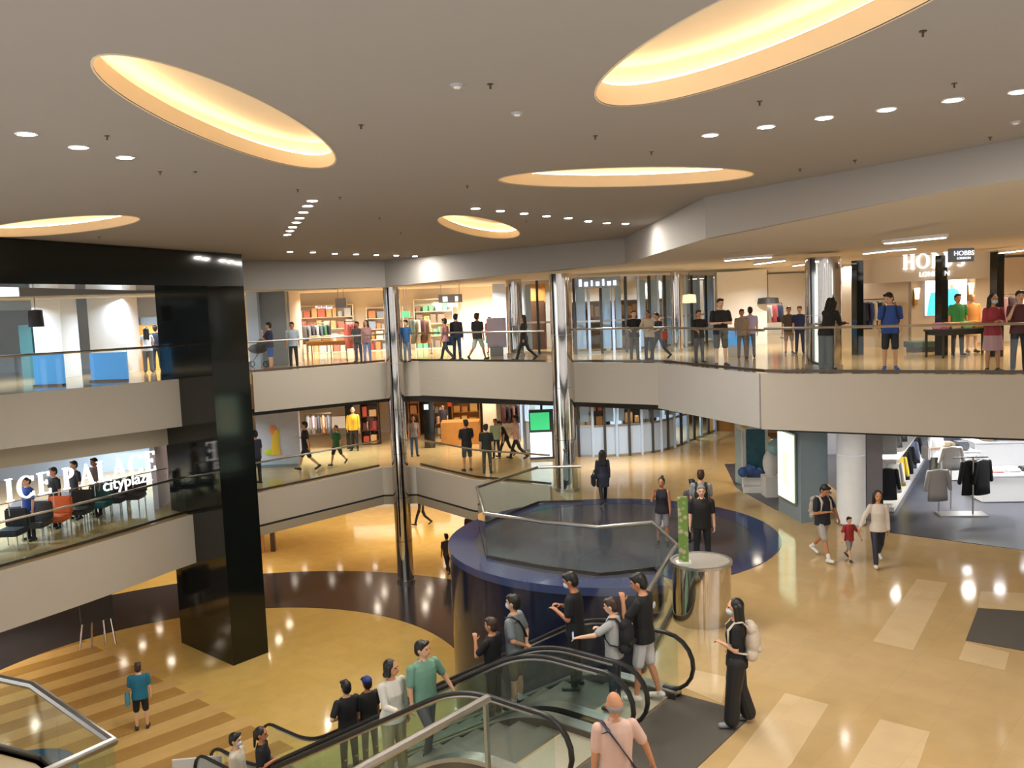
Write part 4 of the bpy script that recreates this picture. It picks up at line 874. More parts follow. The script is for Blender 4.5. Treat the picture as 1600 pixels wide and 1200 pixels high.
# --- curved glass storefront on two floors
FP = smoothp([(.4, 34.4), (2.4, 32.6), (3.8, 32.4), (5.2, 32.8), (6.2, 33.8), (7.3, 35.4), (8.6, 37.4)], 3)
def storefront(z0, z1, label, mid):
    t = thing('glass_storefront', label, 'storefront', (*FP[6], z0))
    for i, p in enumerate(FP): MB().box((*p, (z0 + z1) / 2), (.09, .16, z1 - z0)).build('mullion', M_GREYD if i % 2 else M_BLUEW, t)
    for a, b in ((z0, z0 + .08), (mid, mid + .07), (z1 - .12, z1)): MB().wall([(p[0], p[1] - .02) for p in FP], a, b, .06).build('transom', M_STEEL, t)
    for i, (p, q) in enumerate(zip(FP[:-1], FP[1:])):
        MB().wall([p, q], z0 + .08, mid, .02).build('pane', M_BLUEW if (z0 < 1 and i < 12) else M_GLASS, t); MB().wall([p, q], mid + .07, z1 - .12, .02).build('pane', M_GLASS, t)
        if i % 3 != 1:
            c = ((p[0] + q[0]) / 2, (p[1] + q[1]) / 2 + .35); MB().box((*c, (mid + z1) / 2 if z0 < 1 else (z0 + z1) / 2), (.34 if i % 2 else .22, .05, (z1 - mid if z0 < 1 else z1 - z0) - .3), .2).build('vertical_blind', M_BLUEW, t)
    return t
storefront(L1, 2.55, 'curved glass storefront with pale blue panels at the back of the middle floor', 1.12)
storefront(L2, SO, 'curved glass storefront with pale blue fins at the back of the upper floor', L2 + 1.15)
for z0, z1 in ((L1, 3.4), (L2, SO)): struct(MB().wall([(.2, 37.5), (7.8, 39.5)], z0, z1, .2).build('wall_storefront', M_BLUEW if z0 < 1 else M_CREAM))
for x, y, Y, z0 in [(922, 480, 34.6, L2), (985, 485, 35, L2), (1040, 480, 35.6, L2), (930, 650, 34.8, L1), (1005, 655, 35.4, L1)]:
    shelf(X(x, y, Y) - .7, X(x, y, Y) + .7, Y + 1.0, z0, 1.9, 'display shelf behind the glass storefront, %s floor, seen at %s' % ('upper' if z0 > 1 else 'middle', {922: 'its left end', 985: 'its middle', 1040: 'its right end', 930: 'its left end', 1005: 'its right end'}[x]), M_WOOD if z0 > 1 else M_WOODD, ['d9a05f', 'c9b28a', '6b5a4c', 'd97a4a', 'b9c4cf'], 'shelf behind the glass, ' + ('upper' if z0 > 1 else 'middle') + ' floor', 3)
t = thing('poster_screen', 'bright green and white poster screen left of the middle chrome column', 'screen', (X(838, 660, 32.3), 32.3, L1))
bp('screen_panel', emis('white_screen', (.8, .92, 1), 1.3), 828, 862, 676, 32.3, L1 + .1, .06, parent=t); bp('screen_frame', M_GREYD, 826, 864, 640, 32.38, L1, .08, parent=t)
bp('green_panel', mat('green_print', hexlin('3fd184'), .5, emit=(.05, .6, .22), es=.7), 828, 858, 645, 32.3, Z(840, 672, 32.3), .06, parent=t)
# blue counter, pendant lamps
t = thing('blue_counter', 'bright blue lit counter on the upper floor behind the railing', 'counter', (X(1155, 530, 28), 28, L2)); bp('counter_front', M_BLUEP, 1134, 1178, 513, 28, L2 + .35, .5, parent=t); bp('counter_base', M_WHITE, 1137, 1175, 530, 28.1, L2, .3, L2 + .35, parent=t); bp('counter_top', M_WHITE, 1132, 1180, 511, 27.95, Z(1155, 513, 28), .6, parent=t)
def pendant(x, y, Y, r, h, m, label, bulb=None):
    xx, zz = X(x, y, Y), Z(x, y, Y); t = thing('pendant_lamp', label, 'lamp', (xx, Y, zz)); MB().lathe([(r, -h / 2 + zz), (r * .9, h / 2 + zz), (.03, h / 2 + zz + .03)], (xx, Y), 24).build('lamp_shade', m, t, True); MB().tube([(xx, Y, zz + h / 2), (xx, Y, SO + .06)], .012, 6).build('cord', M_GREYD, t)
    if bulb: MB().ball((xx, Y, zz - h * .3), r * .4).build('bulb', bulb, t, True)
pendant(1200, 470, 34, .42, .22, M_GREYD, 'black drum pendant lamp over the upper walkway before the white shop')
pendant(1077, 467, 33, .26, .3, mat('warm_shade', hexlin('e8d9b8'), .6, emit=(1, .8, .5), es=.8), 'glowing cream pendant lamp behind the glass front')
pendant(56, 498, 27, .22, .5, M_GREYD, 'dark hanging lamp seen inside the black portal')
# white shop far back
clothes_rack((X(1188, 520, 38), 38), (X(1222, 520, 38), 38), L2, 1.5, 'small clothes rack in the far white shop on the upper floor', [('2c2c33', 'black'), ('d9d9de', 'white'), ('c96a7a', 'rose'), ('3a4a6b', 'navy')], 'garment', 'small rack in the far white shop')
# --- fashion shop at right on the upper floor
for x, Y, lb in [(1340, 26.6, 'black post at the left of the fashion shop front'), (1471, 25.2, 'black post before the lit screen of the fashion shop'), (1557, 23.9, 'black post at the right of the fashion shop front')]:
    tag(MB().box((X(x, 520, Y), Y, (L2 + SO) / 2 + .02), (.24, .24, SO - L2 + .06), .3).build('shopfront_post', M_BLACK), lb, 'post', 'black shopfront posts')
STROKES = {'H': 'sL sR b', 'I': '', }
def serif_letter(mb, ch, x, z, h, y, d=.05, T=lambda p: p):
    """serif capital drawn from thick stems, thin bars and bracket serifs; returns its advance"""
    st, th, sf = h * .17, h * .065, h * .07
    def bar(x0, z0, x1, z1):
        v = mb.verts([T((x + a, y + c, z + b)) for c in (0, d) for a, b in ((x0, z0), (x1, z0), (x1, z1), (x0, z1))])
        for f in ((3, 2, 1, 0), (4, 5, 6, 7), (0, 1, 5, 4), (1, 2, 6, 5), (2, 3, 7, 6), (3, 0, 4, 7)): mb.face([v[i] for i in f])
    def poly(pts):
        a = mb.verts([T((x + p[0], y, z + p[1])) for p in pts]); b = mb.verts([T((x + p[0], y + d, z + p[1])) for p in pts]); n = len(pts)
        for i in range(n): mb.face([a[i], a[(i + 1) % n], b[(i + 1) % n], b[i]])
        for t_ in tessellate_polygon([[Vector((p[0], p[1], 0)) for p in pts]]): mb.face([a[i] for i in t_]); mb.face([b[i] for i in reversed(t_)])
    def arc(cx, cz, rx, rz, a0, a1, wf, n=18):
        o, i_ = [], []
        for k in range(n + 1):
            a = math.radians(a0 + (a1 - a0) * k / n); wd = wf(a); o.append((cx + rx * math.cos(a), cz + rz * math.sin(a))); i_.append((cx + (rx - wd) * math.cos(a), cz + (rz - min(wd, th * 1.3)) * math.sin(a)))
        poly(o + i_[::-1])
    def stem(x0, w_=st, ser=True):
        bar(x0, 0, x0 + w_, h)
        if ser: bar(x0 - sf, 0, x0 + w_ + sf, th * .8); bar(x0 - sf, h - th * .8, x0 + w_ + sf, h)
    thick = lambda a: th + (st - th) * abs(math.cos(a)) ** 1.2
    if ch == 'H': stem(sf); stem(sf + h * .52); bar(sf + st, h * .47, sf + h * .52, h * .47 + th); return h * .9
    if ch == 'I': stem(sf); return h * .42
    if ch == 'E': stem(sf); bar(sf, 0, h * .6, th); bar(sf, h - th, h * .57, h); bar(sf, h * .49, h * .46, h * .49 + th); bar(h * .6 - th, 0, h * .6, h * .22); bar(h * .57 - th, h * .8, h * .57, h); bar(h * .46 - th, h * .42, h * .46, h * .63); return h * .72
    if ch == 'L': stem(sf); bar(sf, 0, h * .58, th); bar(h * .58 - th, 0, h * .58, h * .24); return h * .68
    if ch == 'P': stem(sf); arc(sf + st, h * .74, h * .3, h * .26, -90, 90, thick); return h * .7
    if ch == 'B': stem(sf); arc(sf + st * .8, h * .75, h * .28, h * .25, -90, 90, thick); arc(sf + st * .8, h * .27, h * .34, h * .27, -90, 90, thick); return h * .76
    if ch == 'C': arc(h * .42, h * .5, h * .42, h * .51, 45, 315, thick); bar(h * .70, h * .72, h * .70 + th, h * .95); bar(h * .70, h * .05, h * .70 + th, h * .25); return h * .86
    if ch == 'O': arc(h * .45, h * .5, h * .45, h * .51, 0, 180, thick); arc(h * .45, h * .5, h * .45, h * .51, 180, 360, thick); return h * .98
    if ch == 'A': poly([(h * .08, 0), (h * .08 + th, 0), (h * .4 + th * .6, h * .85), (h * .4, h)]); poly([(h * .36, h), (h * .44, h), (h * .76, 0), (h * .76 - st * 1.1, 0)]); bar(h * .2, h * .3, h * .6, h * .3 + th); bar(0, 0, h * .24, th * .8); bar(h * .52, 0, h * .84, th * .8); return h * .88
    if ch == 'S': arc(h * .28, h * .74, h * .26, h * .27, 40, 270, thick); arc(h * .28, h * .25, h * .28, h * .26, -140, 90, thick); return h * .66
    return h * .35
def serif_sign(parent, text, m, h, p0, dirv, z, gap=.0, d=.05, names=True):
    """letters along a plan direction from p0"""
    dx, dy = dirv; x = 0
    for ch in text:
        if ch == ' ': x += h * .42; continue
        mb = MB(); adv = serif_letter(mb, ch, x, 0, h, 0, d, lambda p: (p0[0] + p[0] * dx - p[1] * dy, p0[1] + p[0] * dy + p[1] * dx, z + p[2])); mb.build('letter', m, parent); x += adv + gap
    return x
def text_mesh(parent, txt, m, size, loc, rz, ext=.02, name='letters'):
    c = bpy.data.curves.new('tmp', 'FONT'); c.body = txt; c.size = size; c.extrude = ext; o = bpy.data.objects.new('tmp', c); COL.objects.link(o)
    me = bpy.data.meshes.new_from_object(o.evaluated_get(bpy.context.evaluated_depsgraph_get())); bpy.data.objects.remove(o); me.name = name; me.materials.clear(); me.materials.append(m)
    me.transform(Matrix.Translation(loc) @ Matrix.Rotation(rz, 4, 'Z') @ Matrix.Rotation(PI / 2, 4, 'X'))
    q = bpy.data.objects.new(name, me); COL.objects.link(q); q.parent = parent; q.matrix_parent_inverse = parent_world(parent).inverted(); return q
# sign over the fashion shop
sa, sb = Vector((X(1395, 420, 26.4), 26.4)), Vector((X(1560, 420, 24.0), 24.0)); sdv = (sb - sa).normalized(); srz = math.atan2(sdv.y, sdv.x)
t = thing('shop_fascia_sign', 'white lit letter sign with small second line over the fashion shop', 'sign', (sa.x, sa.y, 6.1)); zb = Z(1412, 421, 26.2)
MB().wall([sa - sdv * 1.0, sb], Z(1412, 434, 26.2) - .12, SO + .1, .12).build('sign_board', M_CREAM, t)
q = sa + sdv * (X(1412, 410, 26.2) - sa.x + .1) - Vector((-sdv.y, sdv.x)) * .06
wl = serif_sign(t, 'HOBBS', M_LETTER, .42, q, sdv, zb, .03)
text_mesh(t, 'LONDON', M_LETTER, .2, (q.x + sdv.x * .5, q.y + sdv.y * .5, zb - .24), srz)
t = thing('blade_sign', 'grey projecting sign with small pale letters beside the white letter sign', 'sign', (X(1502, 397, 23), 23, Z(1502, 410, 23)))
bp('panel', mat('blade_grey', hexlin('6e7f99'), .4), 1484, 1522, 384, 23, Z(1502, 409, 23), .1, parent=t)
text_mesh(t, 'HOBBS', M_LETTER, .17, (X(1490, 398, 23), 22.99, Z(1502, 399, 23)), 0, .008); text_mesh(t, 'LONDON', M_LETTER, .08, (X(1495, 405, 23), 22.99, Z(1502, 405, 23)), 0, .008)
MB().tube([(X(1502, 384, 23), 23.05, Z(1502, 385, 23)), (X(1502, 384, 23), 23.05, SO + .2)], .015, 6).build('bracket', M_STEEL, t)
# lit screen with a figure in a cyan coat, sconces
YS = 28.0
t = thing('lit_screen', 'large lit picture screen of a person in a cyan coat inside the fashion shop', 'screen', (X(1478, 490, YS), YS, Z(1478, 492, YS)))
bp('screen_frame', mat('taupe_panel', hexlin('9a8d7c'), .5), 1424, 1524, 424, YS + .1, L2, .2, parent=t)
bp('screen_panel', emis('screen_white', (.72, .82, 1), 1.0), 1447, 1511, 432, YS, Z(1478, 492, YS), .08, parent=t)
mb = MB(); xc = X(1487, 460, YS); zc = Z(1487, 476, YS); oval(mb, [(zc - .3, .3, .02, xc, YS - .015), (zc + .2, .26, .02, xc, YS - .015), (zc + .45, .2, .02, xc, YS - .015), (zc + .52, .07, .02, xc, YS - .015)]); mb.build('cyan_coat', mat('cyan_print', hexlin('37c4ee'), .5, emit=(.05, .5, .85), es=.7), t, True)
mb = MB(); egg(mb, (xc, YS - .02, zc + .62), (.07, .02, .1)); mb.build('printed_head', mat('print_skin', hexlin('b98a78'), .5, emit=(.4, .25, .2), es=.5), t, True)
mb = MB(); xc = X(1458, 460, YS); oval(mb, [(zc - .3, .2, .02, xc, YS - .015), (zc + .1, .15, .02, xc, YS - .015), (zc + .4, .08, .02, xc, YS - .015)]); mb.build('cyan_coat', MATS['cyan_print'], t, True)
for x, lb in ((1436, 'left'), (1521, 'right')):
    y = 460 if x < 1500 else 452; xx, zz = X(x, y, 27.8), Z(x, y, 27.8); t = thing('wall_sconce', 'warm glowing wall sconce on the %s side of the lit picture screen' % lb, 'lamp', (xx, 27.95, zz)); MB().box((xx, 28.05, zz - .1), (.1, .1, .5)).build('back_plate', mat('brass', hexlin('a87f42'), .3, 1.0), t); MB().lathe([(.05, zz - .15), (.09, zz + .2)], (xx, 27.93), 16).build('glass_shade', M_BULB, t, True)
table((X(1505, 545, 24.5), 24.5), L2, (1.9, .8), .2, mat('black_wood', hexlin('26241f'), .35), 'black display table with folded goods in the fashion shop', .78)
for dx, c, n in [(-.7, 'b96a8a', 'pink'), (-.35, 'd9b98a', 'beige'), (0, '9fb57a', 'pale green'), (.35, 'c98f4a', 'ochre'), (.7, '3f8f6a', 'green')]:
    o = MB().box((X(1505, 545, 24.5) + dx, 24.5 + dx * .2, L2 + .78 + .09), (.28, .4, .18), .2); bmesh.ops.bevel(o.bm, geom=o.bm.edges[:], offset=.02, segments=2, affect='EDGES'); tag(o.build('folded_stack', cm(c)), n + ' folded stack on the black table in the fashion shop', 'folded clothes', 'folded stacks on the black table')
clothes_rack((X(1346, 520, 28.6), 28.6), (X(1392, 520, 28.6), 28.4), L2, 1.62, 'clothes rack of navy and white garments left of the lit screen', [('1e2230', 'black'), ('2b3a70', 'blue'), ('d9d4cc', 'white'), ('23283a', 'navy'), ('c9bfae', 'cream'), ('2a3560', 'dark blue'), ('8a7a6a', 'taupe')], 'garment', 'navy rack in the fashion shop', ln=.85)
clothes_rack((X(1545, 520, 28), 28), (X(1605, 520, 28), 27.6), L2, 1.62, 'clothes rack of rose and grey garments at the right of the fashion shop', [('c9a0a0', 'rose'), ('8a6a70', 'mauve'), ('4a4048', 'plum'), ('d9c9c0', 'cream'), ('6b5a60', 'grey')], 'garment', 'rose rack in the fashion shop', ln=.85)
t, _ = PP('headless-looking dress form in orange jacket beside the right sconce', 1518, 462, 560, L2, 180, Y=25.6, h=1.7, shirt='c98a4a', pants='b99a70', name='mannequin', cat='mannequin', hair='bald', sleeve='long', leg='skirt')
t['label'] = 'mannequin in orange jacket beside the right sconce of the fashion shop'
t = thing('green_ottoman', 'low dark green ottoman under the lit picture screen', 'ottoman', (X(1446, 545, 26.5), 26.5, L2)); bp('cushion', mat('green_velvet', hexlin('33483c'), .8), 1428, 1466, 534, 26.5, L2 + .14, .7, parent=t); bp('plinth', M_GREYD, 1430, 1464, 545, 26.55, L2, .6, L2 + .14, parent=t)
# pram on the upper balcony
px_ = at(405, 574, L2); t = thing('pram', 'black folding pram pushed by the man in navy on the upper balcony', 'pram', (px_[0], px_[1], L2))
mb = MB(); egg(mb, (px_[0], px_[1], L2 + .68), (.36, .22, .18)); mb.build('seat', cm('17171a'), t, True); mb = MB(); egg(mb, (px_[0] + .16, px_[1], L2 + .86), (.2, .21, .16)); mb.build('hood', cm('222226'), t, True)
MB().tube([(px_[0] - .32, px_[1], L2 + .12), (px_[0], px_[1], L2 + .5), (px_[0] + .55, px_[1], L2 + 1.02)], .02, 6).build('frame', M_STEELD, t)
for dx in (-.32, .32):
    for dy in (-.22, .22): mb = MB(); mb.tube([(px_[0] + dx + .1 * math.cos(a), px_[1] + dy, L2 + .12 + .1 * math.sin(a)) for a in [2 * PI * k / 16 for k in range(17)]], .022, 6); mb.build('wheel', M_RUBBER, t)
# --- behind the black portal, upper floor
for x0, x1, Y in [(48, 92, 30.5), (135, 192, 32.0)]:
    struct(bp('wall_pier', M_WHITE, x0, x1, 470, Y, L2, 1.2, SO))
for x0, x1, Y, n in [(28, 48, 31.5, 2), (102, 120, 32.8, 3)]:
    struct(bp('door_%d' % n, mat('teal_glass', hexlin('4f8f98'), .2), x0, x1, 508, Y, L2, .12))
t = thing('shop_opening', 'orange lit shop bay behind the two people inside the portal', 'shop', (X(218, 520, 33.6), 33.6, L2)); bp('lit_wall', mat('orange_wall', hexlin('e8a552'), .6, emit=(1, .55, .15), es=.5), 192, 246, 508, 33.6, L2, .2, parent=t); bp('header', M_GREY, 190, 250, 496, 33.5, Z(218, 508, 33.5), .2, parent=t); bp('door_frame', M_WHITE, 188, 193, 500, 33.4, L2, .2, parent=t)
for x0, x1, Y, lb in [(50, 96, 27.0, 'left'), (139, 196, 28.0, 'right')]:
    t = thing('blue_screen_panel', 'bright blue lit parapet panel on the %s inside the portal' % lb, 'panel', (X((x0 + x1) / 2, 580, Y), Y, L2)); bp('panel', M_BLUEP, x0, x1, 551, Y, L2 + .06, .12, parent=t); bp('foot', M_STEELD, x0, x1, 590, Y - .05, L2, .25, L2 + .06, parent=t)
struct(MB().wall([(-30, 29.5), (-14.5, 33.6)], SO - .35, SO + .02, .2).build('trim_2', M_BLUEW))
# --- middle floor left: ice rink interior and its sign
wall('rink', M_BLUEW, (-30, 29), (-12.0, 34.5), L1, 3.4)
for i in range(6):
    a = Vector((-29, 29.3)).lerp(Vector((-12.6, 34.2)), i / 6 + .01); b = Vector((-29, 29.3)).lerp(Vector((-12.6, 34.2)), (i + .82) / 6)
    struct(MB().wall([(a.x, a.y - .12), (b.x, b.y - .12)], .9, 2.5, .06).build('window_%d' % (i + 1), M_DAY))
wall('rink_end', mat('lilac_wall', hexlin('cfc9d6'), .6), (-10.9, 26.5), (-11.3, 31.5), L1, 3.4, .15)
for i, (x, Y, c, n) in enumerate([(20, 22.6, '2c2c33', 'black'), (60, 23.4, '46413f', 'dark grey'), (92, 24.0, 'd2622f', 'orange'), (128, 24.8, '35322f', 'brown-black'), (160, 25.6, '2f5a5c', 'teal'), (185, 26.2, '3a2f36', 'plum'), (214, 26.6, '3c2a30', 'maroon')]):
    xx = X(x, 850, Y); t = thing('lounge_chair', n + ' lounge chair behind the rail under the rink sign', 'chair', (xx, Y, L1), 'lounge chairs under the rink sign')
    mb = MB(); mb.box((xx, Y, .42), (.62, .6, .16)); bmesh.ops.bevel(mb.bm, geom=mb.bm.edges[:], offset=.04, segments=2, affect='EDGES'); mb.build('seat', cm(c), t, True)
    mb = MB(); mb.box((xx, Y + .3, .72), (.62, .12, .5)); bmesh.ops.bevel(mb.bm, geom=mb.bm.edges[:], offset=.04, segments=2, affect='EDGES'); mb.build('backrest', cm(c), t, True)
    for u in (-.26, .26):
        for v in (-.24, .24): MB().tube([(xx + u, Y + v, 0), (xx + u, Y + v, .36)], .018, 6).build('leg', M_STEEL, t)
for i, (x, Y) in enumerate([(40, 24.2), (110, 25.4), (172, 27.0)]):
    table((X(x, 840, Y), Y + .4), L1, (1.0, .7), .3, M_GREYD, ['left', 'middle', 'right'][i] + ' dark cafe table behind the rink sign', .74, M_STEEL)
R0, R1 = Vector((-12.75, 20.95)), Vector((-10.15, 25.45)); rd = (R1 - R0).normalized(); rz = math.atan2(rd.y, rd.x)
t = thing('rink_sign', 'large white serif letters with a smaller second line above the left middle balcony rail', 'sign', (R0.x, R0.y, 1.13))
serif_sign(t, 'ICE PALACE', M_LETTER, .56, R0 + rd * .5, rd, 1.45, .05, .06)
text_mesh(t, 'cityplaza', M_LETTER, .46, (*(R0 + rd * 3.1), 1.17), rz, .02)
MB().tube([(*(R0 + rd * .3), 1.43), (*R1, 1.43)], .014, 6).build('support_rail', M_STEEL, t)
for k in range(5): q = R0.lerp(R1, .1 + .9 * k / 4); MB().tube([(q.x, q.y, 1.1), (q.x, q.y, 1.43)], .012, 6).build('support_rod', M_STEEL, t)
# --- middle floor: shops left of the corner column
wall('middle_back', M_CREAM, (-17, 41), (2, 41), L1, 3.4)
t = thing('hoarding', 'pale blue hoarding panel with a yellow shape by the middle balcony', 'hoarding', (X(435, 700, 33), 33, L1)); bp('panel', mat('hoarding_blue', hexlin('c9d6ec'), .5, var=.1), 398, 465, 640, 33, L1 + .1, .25, parent=t); bp('plinth', M_GREY, 396, 467, 720, 32.95, L1, .35, L1 + .1, parent=t)
mb = MB(); xx, zz = X(430, 690, 33), Z(430, 690, 33); oval(mb, [(zz - .5, .2, .02, xx, 32.98), (zz, .14, .02, xx, 32.98), (zz + .45, .12, .02, xx + .08, 32.98)]); mb.build('yellow_print', mat('yellow_print', hexlin('e8d04a'), .5), t, True)
mb = MB(); egg(mb, (X(427, 672, 33), 32.98, Z(427, 672, 33)), (.16, .02, .2)); mb.build('orange_print', mat('orange_print', hexlin('e89a6a'), .5), t, True)
mb = MB(); egg(mb, (X(420, 706, 33), 32.98, Z(420, 706, 33)), (.16, .02, .13)); mb.build('green_print', mat('lime_print', hexlin('c9e04a'), .5), t, True)
struct(bp('window_7', mat('shop_glow', hexlin('cfc0aa'), .4, emit=(1, .85, .65), es=.25), 476, 540, 640, 39.5, L1 + .5, .1, Z(500, 652, 39.5)))
clothes_rack((X(480, 700, 37), 37), (X(520, 700, 37), 37), L1, 1.5, 'clothes rack in the shop behind the middle balcony, left', [('8d8f98', 'grey'), ('b9a9b9', 'lilac'), ('4d4f60', 'slate'), ('d0a080', 'peach'), ('6b6f85', 'blue-grey')], 'garment', 'middle floor rack behind the hoarding')
t, _ = PP('x', 553, 637, 682, L1, 180, Y=36.1, h=1.8, shirt='e0b02f', pants='1c1c20', name='mannequin', cat='mannequin', hair='bald', sleeve='long'); t['label'] = 'mannequin in yellow jacket beside the red shelf on the middle floor'
bp('display_pillar', M_BLACK, 538, 548, 628, 36.6, L1, .5, 3.3, label='black display pillar behind the mannequin in yellow', cat='pillar')
shelf(X(563, 660, 37.5), X(592, 660, 37.5), 37.5, L1, 2.4, 'red and brown shelf unit left of the corner column, middle floor', M_WOODD, ['9c2f2f', 'b9503a', 'c9a06a', '5a3026'], 'red shelf on the middle floor')
# bookshop right of the corner column
struct(bp('wall_bookshop', M_WOODD, 632, 756, 640, 40.2, L1, .3, 3.3))
for x0, x1, lb, cols in [(638, 655, 'dark left', ['d9a07a', '3a3035', '8f8a85', 'c96a4a']), (668, 700, 'middle', ['8f8a85', 'e8dcc8', '6b4a35', 'd9482f']), (706, 750, 'wide golden right', ['d9b070', 'c98f4a', 'e8cf9a', 'b9803c'])]:
    shelf(X(x0, 650, 39.5), X(x1, 650, 39.5), 39.5, L1, 2.5, lb + ' bookshelf in the brown bookshop', M_WOOD, cols, lb + ' shelf of the bookshop', 5)
bp('book_counter', M_WOOD, 688, 748, 655, 36.5, L1, 1.0, L1 + .95, label='long golden wood counter in front of the bookshop', cat='counter')
t = thing('black_kiosk', 'black upright kiosk with small pale screen by the bookshop', 'kiosk', (X(666, 660, 36), 36, L1)); bp('body', M_BLACK, 660, 676, 622, 36, L1, .5, parent=t); bp('screen', emis('kiosk_screen', (.7, .85, 1), 1.0), 662, 669, 632, 35.97, Z(665, 640, 36), .03, parent=t)
bp('red_sign', mat('red_sign', hexlin('e0482a'), .5, emit=(.8, .1, .02), es=.4), 698, 712, 628, 40.08, Z(705, 635, 40.08), .1, label='small red-orange sign in the bookshop', cat='sign')
struct(bp('wall_beige_pier', mat('beige_pier', hexlin('cbb9a0'), .5), 754, 775, 640, 35, L1, 1.0, 3.3))
mb = MB(); mb.lathe([(.2, 0), (.2, .04)], (0, 0), 24); o = mb.build('round_sign', emis('round_sign', (.85, .92, 1), 1.0)); o.rotation_euler = (PI / 2, 0, 0); o.location = (X(766, 622, 34.9), 34.95, 2.55); tag(o, 'small round white sign on the beige pier', 'sign')
clothes_rack((X(783, 650, 37), 37), (X(812, 650, 37), 37), L1, 1.6, 'rack of dark red clothes between beige pier and glass front', [('4a2226', 'dark red'), ('2a2226', 'black'), ('6b4a3c', 'brown'), ('332a33', 'plum')], 'garment', 'dark rack by the beige pier')
# --- middle floor right: corridor, kiosk area, shop
wall('corridor', M_WOOD, (8.4, 37.6), (20, 31), L1, 3.4)
tag(MB().box((X(1160, 700, 26.8), 26.8, 1.3), (.26, .5, 2.6), .2).build('totem', mat('pale_teal', hexlin('9fc0cc'), .4)), 'tall pale blue totem panel at the left of the kiosk floor', 'totem')
t = thing('digital_standee', 'white framed standee with dark teal picture on a white base', 'standee', (X(1181, 760, 25.8), 25.8, L1)); xx = X(1181, 760, 25.8)
MB().box((xx + .1, 25.7, .09), (1.0, .7, .17), -.2).build('base', M_WHITE, t); MB().box((xx, 25.8, 1.05), (.72, .1, 1.8), -.2).build('frame', M_WHITE, t); MB().box((xx - .01, 25.74, 1.12), (.54, .03, 1.45), -.2).build('picture', mat('teal_picture', hexlin('1d5a6c'), .3, var=.6, scale=5), t)
for dx, z, c in [(-.45, .62, '3a5a9c'), (-.25, .7, '40609f'), (-.05, .6, '34538f')]: mb = MB(); egg(mb, (xx + dx, 25.5, z), (.16, .14, .15)); mb.build('blue_flower', cm(c), t, True)
mb = MB(); egg(mb, (xx - .42, 25.6, 2.0), (.18, .15, .17)); mb.build('white_flower', M_WHITE, t, True); mb = MB(); egg(mb, (xx - .42, 25.5, 2.0), (.08, .1, .08)); mb.build('yellow_centre', cm('e8d23c'), t, True)
MB().tube([(xx - .42, 25.65, .15), (xx - .42, 25.65, 1.9)], .03, 8).build('stem', M_WHITE, t)
t = thing('white_sculpture', 'white and pale blue rounded display figure right of the standee', 'sculpture', (X(1206, 745, 25), 25.0, L1)); xx = X(1206, 745, 25.0); MB().box((xx, 25, .3), (.5, .5, .6)).build('plinth', M_WHITE, t); mb = MB(); egg(mb, (xx, 25, .95), (.26, .24, .4)); mb.build('body', M_WHITE, t, True); mb = MB(); egg(mb, (xx + .05, 24.85, 1.45), (.22, .2, .24)); mb.build('top', mat('aqua', hexlin('a9d4dc'), .4), t, True)
# grey pier with a lit poster
G0, G1, G2 = at(1217, 797, 0), at(1252, 818, 0), at(1294, 812, 0); g0, g1, g2 = [(float(p[0]), float(p[1])) for p in (G0, G1, G2)]; g3 = (g0[0] + g2[0] - g1[0], g0[1] + g2[1] - g1[1])
struct(MB().prism([g0, g1, g2, g3], 0, 3.45).build('wall_grey_pier', mat('blue_grey_pier', hexlin('8598a4'), .4)))
a, b = Vector(g0), Vector(g1); n_ = Vector((-(b - a).y, (b - a).x)).normalized(); n_ = -n_ if n_.y > 0 else n_
t = thing('lit_poster', 'pale green and yellow lit poster on the side of the grey pier', 'poster', (*(a.lerp(b, .5)), .45))
pa, pb = a.lerp(b, .1) + n_ * .02, a.lerp(b, .86) + n_ * .02
MB().wall([tuple(pa), tuple(pb)], .42, 2.25, -.05).build('frame', M_STEEL, t); MB().wall([tuple(pa.lerp(pb, .04) + n_ * .05), tuple(pa.lerp(pb, .96) + n_ * .05)], .47, 2.2, -.02).build('print', emis('poster_glow', (.72, 1, .66), 1.15), t)
MB().wall([tuple(pa.lerp(pb, .35) + n_ * .072), tuple(pa.lerp(pb, .7) + n_ * .072)], .8, 1.7, -.01).build('print_figure', emis('poster_glow_yellow', (1, .95, .45), 1.0), t)
c = at(1330, 818, 0); c = (float(c[0]), float(c[1]))
t = thing('white_column', 'white glowing round column behind the child in red', 'column', (*c, 0)); t['kind'] = 'thing'
MB().lathe([(.34, .05), (.34, 1.75)], c, 40).build('lower_shell', mat('white_shell', hexlin('dcdedf'), .3, emit=(1, 1, 1), es=.12), t, True); MB().lathe([(.34, 1.78), (.34, 3.45)], c, 40).build('upper_shell', MATS['white_shell'], t, True); MB().lathe([(.36, 0), (.36, .05)], c, 40).build('base', M_STEEL, t)
struct(bp('wall_shop_pier', mat('shop_pier', hexlin('8f8f96'), .4), 1354, 1379, 700, 21.9, L1, 1.2, 3.45))
